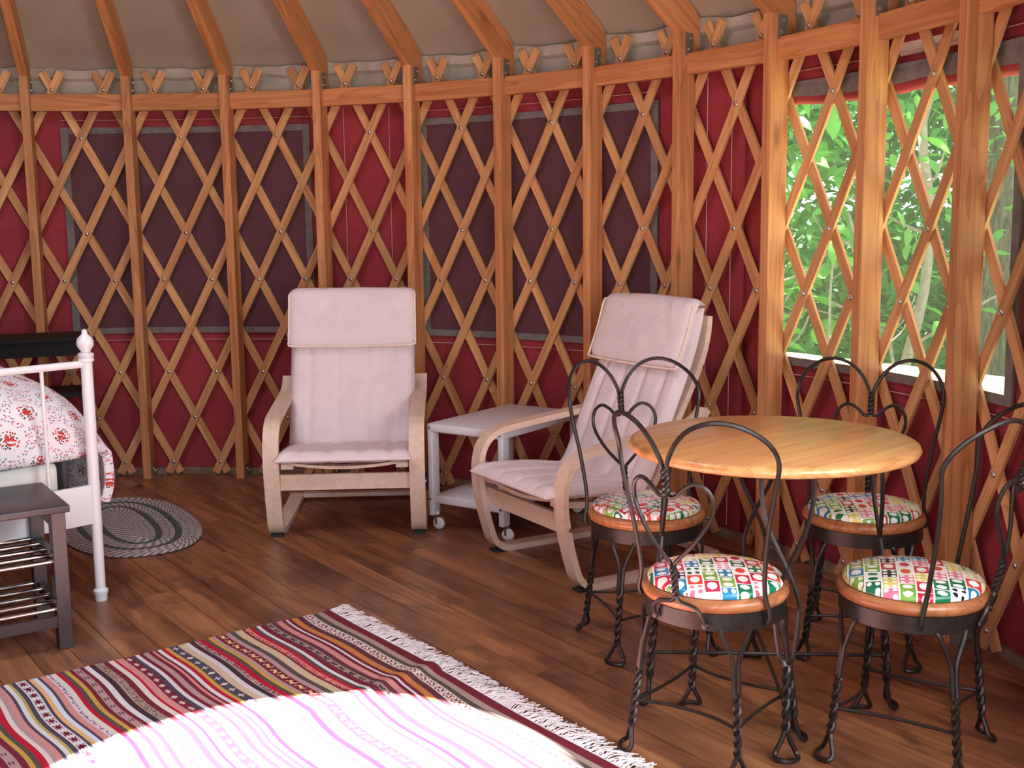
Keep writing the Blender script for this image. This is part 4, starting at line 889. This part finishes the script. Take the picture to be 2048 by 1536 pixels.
for q, (a, b, r) in enumerate((((4.6, 1.2, 0.25), (5.3, 1.95, 1.25), 0.012), ((5.0, 2.0, 0.2), (5.15, 1.5, 1.0), 0.008), ((4.9, 0.75, 0.3), (5.1, 1.15, 1.3), 0.009), ((5.2, 0.9, 0.5), (5.4, 1.6, 0.8), 0.010), ((4.7, 1.7, 1.0), (5.2, 2.3, 1.15), 0.007), ((4.8, 1.0, 0.9), (5.3, 1.5, 1.0), 0.007))):
    t = thing('bare_branch', ['long pale bare branch slanting across the left pane', 'short pale twig low in the left pane', 'pale upright twig in the right pane', 'grey bare branch lying level across the right pane', 'thin pale twig beside the left window post', 'thin pale twig crossing the middle window post'][q], 'branch', (a[0], a[1], -0.55), 0, 'bare branches among the saplings')
    A_, B_ = Vector((0, 0, 0)), Vector(b) - Vector((a[0], a[1], -0.55)); P1 = Vector(a) - Vector((a[0], a[1], -0.55)); md = P1.lerp(B_, 0.5) + Vector((0.03, -0.04, 0.05))
    obj('limb', MB().tube(catmull([A_, P1, md, B_], 5), r, 6), M['twig'], t, True)
    obj('side_twig', MB().tube(catmull([md, md + Vector((0.05, 0.12, 0.16)), md + Vector((0.02, 0.2, 0.3))], 4), r * 0.5, 5), M['twig'], t, True)
    obj('side_twig', MB().tube(catmull([P1.lerp(md, 0.5), P1.lerp(md, 0.5) + Vector((0.02, -0.14, 0.1)), P1.lerp(md, 0.5) + Vector((0.05, -0.2, 0.25))], 4), r * 0.5, 5), M['twig'], t, True)
k = 0
for x, y, h, cr, nlf in ((7.6, 3.0, 4.4, 1.5, 5200), (7.9, 4.8, 4.6, 1.6, 5200), (8.6, 1.9, 4.4, 1.5, 5200), (6.4, 4.4, 3.2, 1.1, 3200), (9.8, 3.6, 5.2, 2.0, 7200), (9.6, 6.2, 5.2, 2.0, 7200), (8.4, 0.2, 4.2, 1.5, 4200), (11.0, 1.8, 5.0, 2.0, 5200)):
    labs = ['mid green leafy tree beyond the deck, hiding the sky at middle height', 'leafy tree at the far left of the window view', 'leafy tree behind the leaning grey sapling', 'short bushy tree low in the left pane', 'tall background tree behind the middle of the window view', 'tall background tree behind the left window post', 'leafy tree to the right of the thick trunk', 'tall background tree behind the thick trunk']
    tree('leafy_tree', labs[k], 'tree', (x, y, -0.55), (x + 0.2, y + 0.1, h), 0.07, 60 + k, M['twig'], 0, cr, 5, 0.17, nlf, group='woodland trees beyond the deck'); k += 1
for q, (x, y) in enumerate(((5.6, 2.6), (6.3, 1.9), (7.2, 3.8), (6.9, 0.6), (8.3, 5.2), (9.2, 4.0), (8.8, 2.5), (9.8, 0.9), (8.0, 1.2), (10.8, 5.6), (7.6, 2.9))):
    t = thing('shrub', ['low green shrub under the left pane', 'low green shrub between the saplings', 'low green shrub deep in the woodland', 'low green shrub beside the thick trunk', 'wide bush filling the far left of the window view', 'wide bush behind the left window post', 'wide bush behind the slender saplings', 'wide bush to the right of the thick trunk', 'wide bush just left of the thick trunk', 'wide bush at the very back of the grove', 'wide bush in the middle of the right pane'][q], 'shrub', (x, y, -0.55), 0, 'undergrowth shrubs')
    for w in range(5): obj('stem', MB().tube([(0, 0, 0), (random.uniform(-0.3, 0.3), random.uniform(-0.3, 0.3), 0.9)], 0.008, 5), M['twig'], t)
    big = q > 3
    leaf_cloud('foliage', (0, 0, 1.05 if big else 0.65), (1.35, 1.35, 1.15) if big else (0.75, 0.75, 0.6), 1900 if big else 900, 0.15 if big else 0.13, M['leaf_far'], t, 80 + q)

for q, (x, y, h) in enumerate(((4.9, 3.6, 7.0), (7.6, 5.6, 7.6), (8.2, 2.4, 7.4), (5.6, 7.6, 7.4))):  # crowns out of view, placed to shade the woods by the window
    t = thing('shade_tree', ['tall shade tree whose unseen crown shades the left saplings', 'tall shade tree with an unseen crown, at the back of the grove', 'tall shade tree whose unseen crown shades the thick trunk', 'tall shade tree with an unseen crown, far to the left outside'][q], 'tree', ((10.4, 8.4, -0.55), (11.6, 6.4, -0.55), (11.4, 4.2, -0.55), (9.4, 9.4, -0.55))[q], 0, 'tall shade trees')
    b = t.location; d = Vector((x, y, h)) - b
    obj('trunk', MB().tube([(0, 0, 0), (0, 0, d.z * 0.7), (d.x * 0.4, d.y * 0.4, d.z * 0.9), (d.x, d.y, d.z)], [0.11, 0.09, 0.07, 0.03], 8), M['bark'], t, True)
    leaf_cloud('foliage', tuple(d), (2.6, 2.6, 0.8), 2300, 0.30, M['leaf_far'], t, 120 + q)
